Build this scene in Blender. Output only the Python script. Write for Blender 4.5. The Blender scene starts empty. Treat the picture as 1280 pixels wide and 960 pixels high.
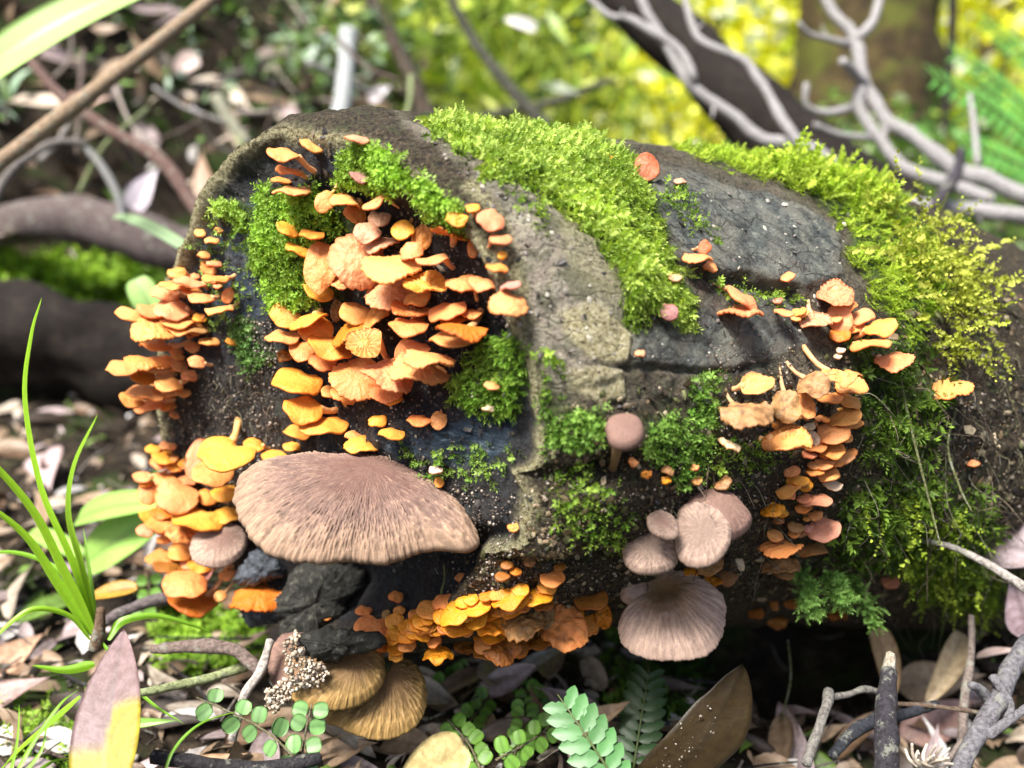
import bpy, math, random
import numpy as np
from mathutils import Vector
from mathutils.bvhtree import BVHTree

random.seed(7)
rng = np.random.default_rng(7)
SC = bpy.context.scene
COL = SC.collection

# ------------------------------------------------------------------ camera, world, sun
PITCH = math.radians(15.0)
CAM = np.array([0.0, 0.0, 0.28])
FPX = 1100.0                     # focal length in pixels of the 1280 px wide photograph
FW = np.array([0.0, math.cos(PITCH), -math.sin(PITCH)])
UP = np.array([0.0, math.sin(PITCH), math.cos(PITCH)])
RT = np.array([1.0, 0.0, 0.0])

cd = bpy.data.cameras.new('camera')
cam = bpy.data.objects.new('camera', cd)
COL.objects.link(cam)
cam.location = CAM
cam.rotation_euler = (math.pi/2 - PITCH, 0, 0)
cd.sensor_width = 36.0
cd.lens = 36.0*FPX/1280.0
cd.clip_start = 0.01
cd.clip_end = 400.0
cd.dof.use_dof = True
cd.dof.focus_distance = 0.415
cd.dof.aperture_fstop = 4.6
SC.camera = cam

SUN_EL, SUN_AZ = math.radians(60), math.radians(-138)   # azimuth from +Y towards +X of where the light comes from
w = bpy.data.worlds.new('World')
SC.world = w
w.use_nodes = True
wn = w.node_tree
for n in list(wn.nodes): wn.nodes.remove(n)
sky = wn.nodes.new('ShaderNodeTexSky'); sky.sky_type = 'NISHITA'; sky.sun_disc = False
sky.sun_elevation = SUN_EL; sky.sun_rotation = SUN_AZ
sky.air_density = 1.0; sky.dust_density = 4.0; sky.ozone_density = 0.6
bg = wn.nodes.new('ShaderNodeBackground'); bg.inputs[1].default_value = 0.10
wo = wn.nodes.new('ShaderNodeOutputWorld')
wn.links.new(sky.outputs[0], bg.inputs[0]); wn.links.new(bg.outputs[0], wo.inputs[0])

sl = bpy.data.lights.new('sun', 'SUN'); sl.energy = 4.9; sl.angle = math.radians(20); sl.color = (1.0, 0.97, 0.91)
sun = bpy.data.objects.new('sun', sl); COL.objects.link(sun)
d_ = Vector((math.sin(SUN_AZ)*math.cos(SUN_EL), math.cos(SUN_AZ)*math.cos(SUN_EL), math.sin(SUN_EL)))
sun.rotation_euler = d_.to_track_quat('Z', 'Y').to_euler()
sun.location = (0, 0, 4)

SC.view_settings.view_transform = 'Standard'
SC.view_settings.look = 'None'
SC.view_settings.gamma = 1.0
SC.view_settings.exposure = 1.0
SC.render.engine = 'CYCLES'
SC.cycles.use_denoising = True
SC.cycles.max_bounces = 6
SC.cycles.transparent_max_bounces = 8
SC.cycles.sample_clamp_indirect = 6.0

# ------------------------------------------------------------------ numeric helpers
def sstep(a, b, x):
    t = np.clip((x-a)/(b-a), 0, 1)
    return t*t*(3-2*t)

def _h(ix, iy, iz, s):
    n = (ix*374761393 + iy*668265263 + iz*2147483647 + s*974634777) & 0xFFFFFFFF
    n = ((n ^ (n >> 13))*1274126177) & 0xFFFFFFFF
    n = ((n ^ (n >> 15))*2246822519) & 0xFFFFFFFF
    n = n ^ (n >> 16)
    return (n & 0xFFFFFF)/float(0x7FFFFF) - 1.0

def vn(p, s=0):
    p = np.asarray(p, float)
    i = np.floor(p).astype(np.int64); f = p - i; u = f*f*(3-2*f)
    r = 0
    for dx in (0, 1):
        wx = u[:, 0] if dx else 1-u[:, 0]
        for dy in (0, 1):
            wy = u[:, 1] if dy else 1-u[:, 1]
            for dz in (0, 1):
                wz = u[:, 2] if dz else 1-u[:, 2]
                r = r + wx*wy*wz*_h(i[:, 0]+dx, i[:, 1]+dy, i[:, 2]+dz, s)
    return r

def fbm(p, o=4, s=0, g=0.5):
    p = np.asarray(p, float); a = 1.0; r = 0; t = 0
    for k in range(o):
        r = r + a*vn(p*(2.03**k) + 17.3*k, s+k*7); t += a; a *= g
    return r/t

def pt(px, py, d):
    return CAM + d*(FW + (px-640)/FPX*RT - (py-480)/FPX*UP)

def proj(P):
    q = P - CAM
    d = q@FW
    return 640+FPX*(q@RT)/d, 480-FPX*(q@UP)/d, d

def nrm(v):
    v = np.asarray(v, float)
    return v/np.maximum(np.linalg.norm(v, axis=-1, keepdims=True), 1e-12)

def poly_mask(x, y, poly, soft=6.0, wob=None):
    """signed distance to a polygon (inside positive) turned into a soft 0..1 mask"""
    P = np.array(poly, float); n = len(P)
    ins = np.zeros(len(x), bool); dm = np.full(len(x), 1e9)
    for i in range(n):
        x1, y1 = P[i]; x2, y2 = P[(i+1) % n]
        c = ((y1 > y) != (y2 > y)) & (x < (x2-x1)*(y-y1)/((y2-y1) if y2 != y1 else 1e-9)+x1)
        ins ^= c
        dx, dy = x2-x1, y2-y1; L = dx*dx+dy*dy+1e-9
        t = np.clip(((x-x1)*dx+(y-y1)*dy)/L, 0, 1)
        dm = np.minimum(dm, np.hypot(x-x1-t*dx, y-y1-t*dy))
    sd = np.where(ins, dm, -dm)
    if wob is not None: sd = sd + wob
    return sstep(-soft, soft, sd)

def seg_dist(P, line):
    L = np.array(line); dm = np.full(len(P), 1e9)
    for i in range(len(L)-1):
        a, b = L[i], L[i+1]; ab = b-a
        t = np.clip(((P-a)@ab)/(ab@ab+1e-12), 0, 1)
        dm = np.minimum(dm, np.linalg.norm(P-a-t[:, None]*ab, axis=1))
    return dm

def catmull(pts, n=8):
    P = [np.array(p, float) for p in pts]
    P = [2*P[0]-P[1]] + P + [2*P[-1]-P[-2]]
    out = []
    for i in range(1, len(P)-2):
        a, b, c, d = P[i-1:i+3]
        for k in range(n):
            t = k/n
            out.append(0.5*((2*b)+(-a+c)*t+(2*a-5*b+4*c-d)*t*t+(-a+3*b-3*c+d)*t**3))
    out.append(P[-2])
    return np.array(out)

# ------------------------------------------------------------------ object helpers
def mk(name, V, F, mat, parent=None, col=None, smooth=True, org=None, attrs=None):
    V = np.asarray(V, float)
    if org is not None: V = V - np.asarray(org)
    me = bpy.data.meshes.new(name)
    Fs = F if isinstance(F, list) else [F]
    Fs = [np.asarray(f, np.int64) for f in Fs if len(f)]
    me.vertices.add(len(V)); me.vertices.foreach_set('co', V.astype(np.float32).ravel())
    li = np.concatenate([f.ravel() for f in Fs])
    sz = np.concatenate([np.full(len(f), f.shape[1]) for f in Fs])
    me.loops.add(len(li)); me.loops.foreach_set('vertex_index', li.astype(np.int32))
    me.polygons.add(len(sz))
    me.polygons.foreach_set('loop_start', np.concatenate([[0], np.cumsum(sz)[:-1]]).astype(np.int32))
    me.polygons.foreach_set('loop_total', sz.astype(np.int32))
    me.polygons.foreach_set('use_smooth', np.full(len(sz), smooth))
    me.update(calc_edges=True)
    def setcol(nm, c):
        c = np.asarray(c, float)
        if c.ndim == 1: c = np.tile(c, (len(V), 1))
        if c.shape[1] == 3: c = np.hstack([c, np.ones((len(c), 1))])
        a = me.color_attributes.new(nm, 'FLOAT_COLOR', 'POINT')
        a.data.foreach_set('color', np.clip(c, 0, 1).astype(np.float32).ravel())
    if col is not None: setcol('Col', col)
    if attrs:
        for k, v in attrs.items(): setcol(k, v)
    me.materials.append(mat)
    o = bpy.data.objects.new(name, me); COL.objects.link(o)
    if parent is not None: o.parent = parent
    elif org is not None: o.location = org
    return o

def tag(o, label=None, cat=None, group=None, kind=None):
    if label: o['label'] = label
    if cat: o['category'] = cat
    if group: o['group'] = group
    if kind: o['kind'] = kind
    return o

def thing(name, loc, label, cat, group=None, kind=None):
    e = bpy.data.objects.new(name, None); COL.objects.link(e)
    e.location = loc; e.empty_display_size = 0.01
    return tag(e, label, cat, group, kind)

def grid_faces(nu, nv, wrap=False, off=0):
    """nu rows of nv vertices"""
    i = np.arange(nu-1)[:, None]; j = np.arange(nv if wrap else nv-1)[None, :]
    j2 = (j+1) % nv
    a = i*nv+j; b = i*nv+j2; c = (i+1)*nv+j2; d = (i+1)*nv+j
    return np.stack([a, b, c, d], -1).reshape(-1, 4)+off

def tube(pts, rad, n=8, rough=0.0, seed=0, cap=True, sub=6, freq=60):
    """tapered bent tube with closed ends; pts is smoothed"""
    C = catmull(pts, sub) if len(pts) > 2 or sub > 1 else np.array(pts, float)
    m = len(C)
    rad = np.atleast_1d(np.array(rad, float))
    R = np.interp(np.linspace(0, 1, m), np.linspace(0, 1, len(rad)), rad) if len(rad) > 1 else np.full(m, rad[0])
    T = nrm(np.gradient(C, axis=0))
    a = np.array([0.0, 0, 1]) if abs(T[0][2]) < 0.9 else np.array([1.0, 0, 0])
    N = nrm(np.cross(T[0], a)); Ns = []
    for k in range(m):
        N = nrm(N - T[k]*(N@T[k])); Ns.append(N)
    Ns = np.array(Ns); B = np.cross(T, Ns)
    th = np.linspace(0, 2*math.pi, n, endpoint=False)
    ring = Ns[:, None, :]*np.cos(th)[None, :, None]+B[:, None, :]*np.sin(th)[None, :, None]
    Rr = np.repeat(R[:, None], n, 1)
    if rough:
        q = (C[:, None, :]+ring*R[:, None, None]).reshape(-1, 3)
        Rr = Rr*(1+rough*fbm(q*freq, 3, seed).reshape(m, n))
    V = (C[:, None, :]+ring*Rr[:, :, None]).reshape(-1, 3)
    F = [grid_faces(m, n, True)]
    if cap:
        V = np.vstack([V, C[0]-T[0]*R[0]*0.4, C[-1]+T[-1]*R[-1]*0.4])
        j = np.arange(n); j2 = (j+1) % n
        F.append(np.stack([j2, j, np.full(n, m*n)], 1))
        F.append(np.stack([(m-1)*n+j, (m-1)*n+j2, np.full(n, m*n+1)], 1))
    return V, F

def rot_frames(dirs, roll):
    """frames whose third axis is dirs, rolled about it; returns X,Y,Z (N,3)"""
    Z = nrm(dirs)
    a = np.where(np.abs(Z[:, 2:3]) < 0.9, np.array([[0.0, 0, 1]]), np.array([[1.0, 0, 0]]))
    X = nrm(np.cross(a, Z)); Y = np.cross(Z, X)
    c, s = np.cos(roll)[:, None], np.sin(roll)[:, None]
    return X*c+Y*s, Y*c-X*s, Z

def scatter(templ, O, X, Y, Z, S, cols, shade=None):
    """place copies of template (V,F) -> joined V, F, colour"""
    TV, TF = templ; n = len(O); k = len(TV)
    S = np.asarray(S)
    if S.ndim == 1: S = np.repeat(S[:, None], 3, 1)
    V = (O[:, None, :] + TV[None, :, 0:1]*X[:, None, :]*S[:, None, 0:1]
         + TV[None, :, 1:2]*Y[:, None, :]*S[:, None, 1:2] + TV[None, :, 2:3]*Z[:, None, :]*S[:, None, 2:3]).reshape(-1, 3)
    F = (TF[None]+(np.arange(n)*k)[:, None, None]).reshape(-1, TF.shape[1])
    C = np.repeat(cols[:, None, :], k, 1)
    if shade is not None: C = C*shade[None, :, None]
    return V, F, C.reshape(-1, 3)

def join(parts):
    Vs, Fs, Cs, off = [], {}, [], 0
    for V, F, C in parts:
        for f in (F if isinstance(F, list) else [F]):
            Fs.setdefault(f.shape[1], []).append(np.asarray(f)+off)
        C = np.asarray(C, float)
        if C.ndim == 1: C = np.tile(C[:3], (len(V), 1))
        Vs.append(V); Cs.append(C); off += len(V)
    return np.vstack(Vs), [np.vstack(v) for v in Fs.values()], np.vstack(Cs)

# ------------------------------------------------------------------ materials
class NT:
    def __init__(s, name):
        s.m = bpy.data.materials.new(name); s.m.use_nodes = True; s.t = s.m.node_tree
        for n in list(s.t.nodes): s.t.nodes.remove(n)
        s.out = s.t.nodes.new('ShaderNodeOutputMaterial')
    def n(s, ty, **kw):
        n = s.t.nodes.new(ty)
        for k, v in kw.items():
            if k in ('operation', 'blend_type', 'data_type', 'attribute_name', 'distance', 'feature', 'musgrave_type', 'noise_dimensions'): setattr(n, k, v)
        return n
    def l(s, a, b): s.t.links.new(a, b)
    def coord(s): return s.n('ShaderNodeNewGeometry').outputs['Position']
    def noise(s, scale, det=4, rough=0.6, vec=None, sc3=None):
        n = s.n('ShaderNodeTexNoise'); n.inputs['Scale'].default_value = scale
        n.inputs['Detail'].default_value = det; n.inputs['Roughness'].default_value = rough
        v = vec or s.coord()
        if sc3:
            mp = s.n('ShaderNodeMapping'); mp.inputs['Scale'].default_value = sc3; s.l(v, mp.inputs[0]); v = mp.outputs[0]
        s.l(v, n.inputs['Vector']); return n.outputs['Fac']
    def ramp(s, fac, stops):
        r = s.n('ShaderNodeValToRGB'); e = r.color_ramp.elements
        while len(e) < len(stops): e.new(0.5)
        for k, (p, c) in enumerate(stops):
            e[k].position = p; e[k].color = (c, c, c, 1) if not hasattr(c, '__len__') else (*c, 1)
        s.l(fac, r.inputs[0]); return r.outputs[0]
    def mix(s, fac, a, b, mode='MIX'):
        m = s.n('ShaderNodeMixRGB', blend_type=mode)
        for i, v in ((0, fac), (1, a), (2, b)):
            if isinstance(v, (int, float)): m.inputs[i].default_value = v if i == 0 else (v, v, v, 1)
            elif isinstance(v, tuple): m.inputs[i].default_value = (*v, 1)
            else: s.l(v, m.inputs[i])
        return m.outputs[0]
    def math(s, op, a, b=0.0):
        m = s.n('ShaderNodeMath', operation=op)
        for i, v in ((0, a), (1, b)):
            if isinstance(v, (int, float)): m.inputs[i].default_value = v
            else: s.l(v, m.inputs[i])
        return m.outputs[0]
    def attr(s, name):
        a = s.n('ShaderNodeAttribute', attribute_name=name); return a
    def bsdf(s, col, rough=0.7, bump=None, bstr=0.3, bdist=0.001, spec=0.4, sss=0.0, sssr=0.002, transl=0.0, tcol=None, coat=0.0):
        b = s.n('ShaderNodeBsdfPrincipled')
        s.set(b.inputs['Base Color'], col); s.set(b.inputs['Roughness'], rough)
        b.inputs['Specular IOR Level'].default_value = spec
        if coat: b.inputs['Coat Weight'].default_value = coat; b.inputs['Coat Roughness'].default_value = 0.25
        if sss:
            b.inputs['Subsurface Weight'].default_value = sss; b.inputs['Subsurface Radius'].default_value = (1.0, 0.45, 0.2)
            b.inputs['Subsurface Scale'].default_value = sssr
        if bump is not None:
            bp = s.n('ShaderNodeBump'); bp.inputs['Strength'].default_value = bstr; bp.inputs['Distance'].default_value = bdist
            s.l(bump, bp.inputs['Height']); s.l(bp.outputs[0], b.inputs['Normal'])
        o = b.outputs[0]
        if transl:
            t = s.n('ShaderNodeBsdfTranslucent'); s.set(t.inputs[0], tcol if tcol is not None else col)
            x = s.n('ShaderNodeMixShader'); x.inputs[0].default_value = transl
            s.l(o, x.inputs[1]); s.l(t.outputs[0], x.inputs[2]); o = x.outputs[0]
        s.l(o, s.out.inputs[0]); return s.m
    def set(s, inp, v):
        if isinstance(v, (int, float)): inp.default_value = v
        elif isinstance(v, tuple): inp.default_value = (*v, 1)
        else: s.l(v, inp)

def m_flesh():
    s = NT('mushroom_flesh'); c = s.attr('Col').outputs['Color']
    nz = s.noise(900, 3); sp = s.noise(260, 5, 0.7)
    c = s.mix(s.ramp(nz, [(0.3, 0.0), (0.75, 0.35)]), c, s.mix(1.0, c, (0.82, 0.66, 0.5), 'MULTIPLY'))
    c = s.mix(s.ramp(sp, [(0.69, 0.0), (0.76, 0.75)]), c, (0.22, 0.07, 0.015))
    c = s.mix(s.ramp(s.noise(140, 3), [(0.4, 0.0), (0.7, 0.45)]), c, s.mix(1.0, c, (1.0, 0.78, 0.6), 'MULTIPLY'))
    return s.bsdf(c, 0.5, s.math('ADD', nz, s.math('MULTIPLY', s.noise(380, 3), 1.6)), 0.55, 0.0007, 0.35, sss=0.25, sssr=0.002)
def m_bracket():
    s = NT('bracket_skin'); c = s.attr('Col').outputs['Color']
    nz = s.noise(1500, 4, 0.7)
    c = s.mix(s.ramp(nz, [(0.35, 0.0), (0.7, 0.6)]), c, s.mix(1.0, c, (0.6, 0.5, 0.46), 'MULTIPLY'))
    return s.bsdf(c, 0.72, nz, 0.6, 0.0004, 0.3)
def m_moss():
    s = NT('moss_leaf'); c = s.attr('Col').outputs['Color']
    return s.bsdf(c, 0.55, spec=0.3, transl=0.35, tcol=s.mix(1.0, c, (1.0, 1.0, 0.5), 'MULTIPLY'))
def m_leafy():
    s = NT('green_leaf'); c = s.attr('Col').outputs['Color']
    nz = s.noise(350, 4)
    c = s.mix(s.ramp(nz, [(0.35, 0.0), (0.7, 0.4)]), c, s.mix(1.0, c, (0.6, 0.75, 0.6), 'MULTIPLY'))
    return s.bsdf(c, 0.42, nz, 0.2, 0.0004, 0.5, transl=0.35, tcol=s.mix(1.0, c, (1.0, 1.0, 0.4), 'MULTIPLY'))
def m_litter():
    s = NT('dead_leaf'); c = s.attr('Col').outputs['Color']
    nz = s.noise(220, 6, 0.7); sp = s.noise(700, 3)
    c = s.mix(s.ramp(nz, [(0.4, 0.0), (0.62, 0.7)]), c, s.mix(1.0, c, (0.5, 0.42, 0.36), 'MULTIPLY'))
    c = s.mix(s.ramp(sp, [(0.66, 0.0), (0.72, 0.7)]), c, (0.05, 0.035, 0.02))
    return s.bsdf(c, 0.5, nz, 0.5, 0.0008, 0.5)
def m_wood(name, stops, scale=90, bs=0.6, bd=0.0015, rough=0.85, spot=None, spec=0.3):
    s = NT(name)
    nz = s.noise(scale, 7, 0.72)
    c = s.ramp(nz, stops)
    if spot:
        g = s.noise(scale*0.35, 5, 0.65)
        c = s.mix(s.ramp(g, [(0.5, 0.0), (0.6, 0.9)]), c, spot)
    return s.bsdf(c, rough, nz, bs, bd, spec)
def m_attr_wood():
    s = NT('twig_bark'); c = s.attr('Col').outputs['Color']
    nz = s.noise(420, 6, 0.75); g = s.noise(110, 5, 0.7)
    c = s.mix(s.ramp(nz, [(0.38, 0.85), (0.6, 0.0)]), c, s.mix(1.0, c, (0.25, 0.23, 0.22), 'MULTIPLY'))
    c = s.mix(s.ramp(g, [(0.56, 0.0), (0.62, 0.6)]), c, (0.32, 0.33, 0.27))
    return s.bsdf(c, 0.8, s.math('ADD', nz, g), 0.9, 0.003, 0.3)
def m_log():
    s = NT('log_bark')
    A = s.n('ShaderNodeSeparateColor'); s.l(s.attr('MA').outputs['Color'], A.inputs[0])
    B = s.n('ShaderNodeSeparateColor'); s.l(s.attr('MB').outputs['Color'], B.inputs[0])
    grey, slate, lich = A.outputs[0], A.outputs[1], A.outputs[2]
    moss, face, tan = B.outputs[0], B.outputs[1], B.outputs[2]
    n1 = s.noise(130, 8, 0.75); n2 = s.noise(520, 6, 0.75); n3 = s.noise(45, 5, 0.65); n4 = s.noise(1500, 3, 0.7)
    base = s.ramp(n2, [(0.34, (0.006, 0.005, 0.004)), (0.48, (0.045, 0.032, 0.018)), (0.6, (0.13, 0.095, 0.055)), (0.72, (0.34, 0.29, 0.21))])
    mp = s.n('ShaderNodeMapping'); mp.inputs['Rotation'].default_value = (0, 0, math.radians(-32)); mp.inputs['Scale'].default_value = (0.22, 1.0, 1.0)
    wn_ = s.n('ShaderNodeTexNoise'); wn_.inputs['Scale'].default_value = 60; wn_.inputs['Detail'].default_value = 5; s.l(s.coord(), wn_.inputs['Vector'])
    vm = s.n('ShaderNodeVectorMath', operation='MULTIPLY_ADD'); s.l(wn_.outputs['Color'], vm.inputs[0]); vm.inputs[1].default_value = (0.016, 0.016, 0.016); s.l(s.coord(), vm.inputs[2])
    s.l(vm.outputs[0], mp.inputs[0])
    vo = s.n('ShaderNodeTexVoronoi', feature='DISTANCE_TO_EDGE'); vo.inputs['Scale'].default_value = 62; s.l(mp.outputs[0], vo.inputs['Vector'])
    vo2 = s.n('ShaderNodeTexVoronoi', feature='DISTANCE_TO_EDGE'); vo2.inputs['Scale'].default_value = 150; s.l(mp.outputs[0], vo2.inputs['Vector'])
    crack = s.math('MULTIPLY', s.ramp(vo.outputs['Distance'], [(0.0, 0.1), (0.035, 1.0)]), s.ramp(vo2.outputs['Distance'], [(0.0, 0.75), (0.06, 1.0)]))
    base = s.mix(s.ramp(n1, [(0.52, 0.0), (0.62, 0.7)]), base, (0.05, 0.07, 0.02))
    gcol = s.ramp(n1, [(0.26, (0.13, 0.11, 0.10)), (0.37, (0.34, 0.30, 0.28)), (0.52, (0.48, 0.44, 0.41)), (0.66, (0.62, 0.61, 0.52))])
    gcol = s.mix(s.ramp(n2, [(0.34, 0.9), (0.46, 0.0)]), gcol, (0.035, 0.03, 0.028))
    gcol = s.mix(s.ramp(n3, [(0.5, 0.0), (0.66, 0.6)]), gcol, (0.22, 0.25, 0.21))
    gcol = s.mix(s.ramp(n4, [(0.62, 0.0), (0.7, 0.5)]), gcol, (0.55, 0.53, 0.48))
    gcol = s.mix(s.math('MULTIPLY', s.math('SUBTRACT', 1.0, crack), 0.6), gcol, (0.03, 0.025, 0.02))
    gcol = s.mix(1.0, gcol, (0.80, 0.76, 0.64), 'MULTIPLY')
    gcol = s.mix(s.ramp(s.noise(75, 6, 0.7), [(0.47, 0.0), (0.58, 0.75)]), gcol, (0.10, 0.105, 0.05))
    c = s.mix(grey, base, gcol)
    scol = s.ramp(n1, [(0.32, (0.016, 0.019, 0.022)), (0.45, (0.065, 0.078, 0.082)), (0.56, (0.17, 0.19, 0.17)), (0.66, (0.36, 0.37, 0.32))])
    scol = s.mix(s.ramp(n4, [(0.62, 0.0), (0.7, 0.6)]), scol, (0.25, 0.27, 0.26))
    scol = s.mix(s.ramp(n3, [(0.46, 0.0), (0.6, 0.6)]), scol, (0.34, 0.33, 0.27))
    scol = s.mix(s.math('MULTIPLY', s.math('SUBTRACT', 1.0, crack), 0.7), scol, (0.01, 0.01, 0.01))
    c = s.mix(slate, c, scol)
    lcol = s.ramp(n2, [(0.36, (0.07, 0.055, 0.03)), (0.5, (0.34, 0.31, 0.16)), (0.65, (0.55, 0.52, 0.34))])
    c = s.mix(lich, c, lcol)
    tcol = s.ramp(n2, [(0.34, (0.07, 0.05, 0.025)), (0.46, (0.40, 0.35, 0.18)), (0.60, (0.66, 0.60, 0.40))])
    c = s.mix(tan, c, tcol)
    fcol = s.ramp(n1, [(0.3, (0.004, 0.005, 0.008)), (0.52, (0.016, 0.019, 0.028)), (0.66, (0.045, 0.055, 0.075)), (0.8, (0.12, 0.13, 0.15))])
    fcol = s.mix(s.ramp(n4, [(0.6, 0.0), (0.68, 0.7)]), fcol, (0.22, 0.21, 0.22))
    c = s.mix(face, c, fcol)
    bl = s.ramp(s.noise(200, 5, 0.7, sc3=(0.4, 0.4, 2.2)), [(0.38, (0.012, 0.02, 0.035)), (0.55, (0.05, 0.085, 0.13)), (0.68, (0.20, 0.26, 0.30))])  # streaky blue sheen of the cut wood, put into the colour
    c = s.mix(s.math('MULTIPLY', slate, face), c, bl)
    mcol = s.ramp(n2, [(0.35, (0.012, 0.018, 0.004)), (0.6, (0.07, 0.12, 0.015))])
    c = s.mix(moss, c, mcol)
    h = s.math('ADD', s.math('MULTIPLY', n1, 1.0), s.math('MULTIPLY', n2, 0.6))
    h = s.math('ADD', h, s.math('MULTIPLY', n4, 0.25))
    h = s.math('ADD', h, s.math('MULTIPLY', s.math('MULTIPLY', crack, s.math('SUBTRACT', 1.0, face)), 0.35))
    gr_ = s.n('ShaderNodeTexNoise'); gr_.inputs['Scale'].default_value = 420; gr_.inputs['Detail'].default_value = 6; gr_.inputs['Roughness'].default_value = 0.7; s.l(mp.outputs[0], gr_.inputs['Vector'])
    h = s.math('ADD', h, s.math('MULTIPLY', gr_.outputs['Fac'], 0.7))
    rg = s.math('SUBTRACT', 0.85, s.math('MULTIPLY', s.math('ADD', face, slate), 0.3))
    return s.bsdf(c, rg, h, 1.0, 0.0034, 0.4)
def m_ground():
    s = NT('forest_soil')
    n1 = s.noise(60, 8, 0.75); n2 = s.noise(11, 5)
    c = s.ramp(n1, [(0.35, (0.008, 0.006, 0.004)), (0.52, (0.03, 0.021, 0.013)), (0.68, (0.10, 0.075, 0.05)), (0.8, (0.26, 0.21, 0.16))])
    c = s.mix(s.ramp(n2, [(0.52, 0.0), (0.64, 0.75)]), c, (0.04, 0.075, 0.012))
    return s.bsdf(c, 0.9, n1, 1.0, 0.008, 0.2)

M = dict(flesh=m_flesh(), bracket=m_bracket(), moss=m_moss(), leaf=m_leafy(), litter=m_litter(), twig=m_attr_wood(),
         log=m_log(), ground=m_ground(),
         darkbark=m_wood('dark_bark', [(0.35, (0.004, 0.003, 0.002)), (0.55, (0.014, 0.009, 0.006)), (0.75, (0.05, 0.035, 0.025))], 60, 0.8, 0.006),
         mossbark=m_wood('mossy_trunk_bark', [(0.35, (0.01, 0.007, 0.003)), (0.55, (0.06, 0.04, 0.014)), (0.75, (0.14, 0.10, 0.03))], 22, 0.9, 0.02, spot=(0.09, 0.10, 0.012)),
         rock=m_wood('charred_bark', [(0.35, (0.012, 0.014, 0.018)), (0.55, (0.05, 0.06, 0.075)), (0.75, (0.17, 0.19, 0.22))], 260, 0.9, 0.0015, 0.6, spec=0.5),
         greybark=m_wood('grey_chunk_bark', [(0.35, (0.012, 0.011, 0.009)), (0.54, (0.03, 0.03, 0.025)), (0.75, (0.15, 0.145, 0.115))], 260, 1.0, 0.002, 0.8))
# ------------------------------------------------------------------ the log: a loft of noisy cross sections
# sections: centre, azimuth of the section's own axis, half width, half height
SEC = [(0.00, pt(392, 504, 0.440), 35, 0.139, 0.1345),
       (0.10, pt(478, 496, 0.452), 42, 0.139, 0.138),
       (0.35, pt(735, 494, 0.530), 55, 0.142, 0.146),
       (0.65, pt(990, 508, 0.620), 60, 0.150, 0.160),
       (1.00, pt(1230, 562, 0.740), 62, 0.160, 0.162),
       (1.60, pt(1560, 580, 1.02), 62, 0.170, 0.180)]
_st = np.array([s[0] for s in SEC]); _sc = np.array([s[1] for s in SEC])
_sa = np.array([s[2] for s in SEC]); _sh = np.array([s[3] for s in SEC]); _sv = np.array([s[4] for s in SEC])
def _ip(t, Y):
    Y = np.asarray(Y)
    if Y.ndim == 1: return np.interp(t, _st, Y)
    return np.stack([np.interp(t, _st, Y[:, k]) for k in range(Y.shape[1])], -1)
_tt = np.linspace(0, 1.6, 400)
_k = np.exp(-np.linspace(-2, 2, 41)**2); _k /= _k.sum()
def _smooth(Y):
    Yp = np.pad(Y, (20, 20), mode='reflect', reflect_type='odd'); return np.convolve(Yp, _k, 'valid')
_C = np.stack([_smooth(_ip(_tt, _sc)[:, k]) for k in range(3)], -1)
_A = _smooth(_ip(_tt, _sa)); _H = _smooth(_ip(_tt, _sh)); _Vv = _smooth(_ip(_tt, _sv))

def outline(th):
    """radius factor of the end face: a little flattened upper left, full lower left"""
    d = np.degrees(th) % 360
    b = lambda c, w_, a: a*np.exp(-(((d-c+180) % 360-180)/w_)**2)
    return 1 + b(140, 28, -0.085) + b(170, 20, -0.01) + b(215, 25, 0.035) + b(98, 14, 0.02) + b(322, 20, -0.10) + b(292, 18, -0.04)

def log_base(th, t):
    C = np.stack([np.interp(t, _tt, _C[:, k]) for k in range(3)], -1)
    az = np.radians(np.interp(t, _tt, _A)); rh = np.interp(t, _tt, _H); rv = np.interp(t, _tt, _Vv)
    h = np.stack([np.cos(az), -np.sin(az), 0*az], -1)
    ax = np.stack([np.sin(az), np.cos(az), 0*az], -1)
    k = outline(th)*(1-0.0*t)
    dirv = h*(np.cos(th)*rh)[:, None] + np.array([0, 0, 1.0])*(np.sin(th)*rv)[:, None]
    return C + dirv*k[:, None], nrm(dirv/ (rh*rh)[:, None]), ax

def facing(P, N):
    v = nrm(P-CAM); return -(v*N).sum(1)

# features traced on the base surface
MOSS_TOP = [(520, 145), (600, 148), (700, 160), (780, 192), (812, 262), (836, 322), (866, 385), (858, 402), (828, 366), (796, 400), (780, 392), (775, 345), (758, 305), (722, 272), (694, 252), (640, 222), (592, 192), (548, 165)]
MOSS_FAR = [(838, 180), (905, 180), (1000, 198), (1090, 215), (1165, 300), (1180, 380), (1140, 430), (1115, 420), (1085, 362), (1062, 320), (1062, 285), (1010, 244), (950, 222), (880, 205)]
MOSS_SIDE = [(1060, 420), (1150, 430), (1170, 500), (1160, 560), (1110, 600), (1075, 560), (1085, 500), (1055, 450)]
MOSS_LOW = [(1060, 600), (1180, 590), (1230, 640), (1250, 760), (1180, 770), (1120, 700), (1040, 700)]
MOSS_RIM = [(640, 500), (720, 505), (760, 520), (850, 520), (880, 470), (905, 470), (890, 560), (860, 600), (800, 560), (700, 565), (660, 540)]
MOSS_F1 = [(430, 190), (500, 165), (555, 185), (585, 240), (580, 285), (545, 270), (520, 225), (470, 235), (435, 225)]
MOSS_F2 = [(330, 238), (400, 236), (430, 270), (425, 300), (410, 340), (400, 380), (345, 388), (318, 350), (318, 280)]
MOSS_F3 = [(600, 420), (650, 420), (655, 470), (640, 510), (610, 520), (575, 505), (560, 480), (590, 455)]
MOSS_F4 = [(290, 400), (312, 400), (322, 430), (340, 450), (310, 460), (290, 430)]
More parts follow.
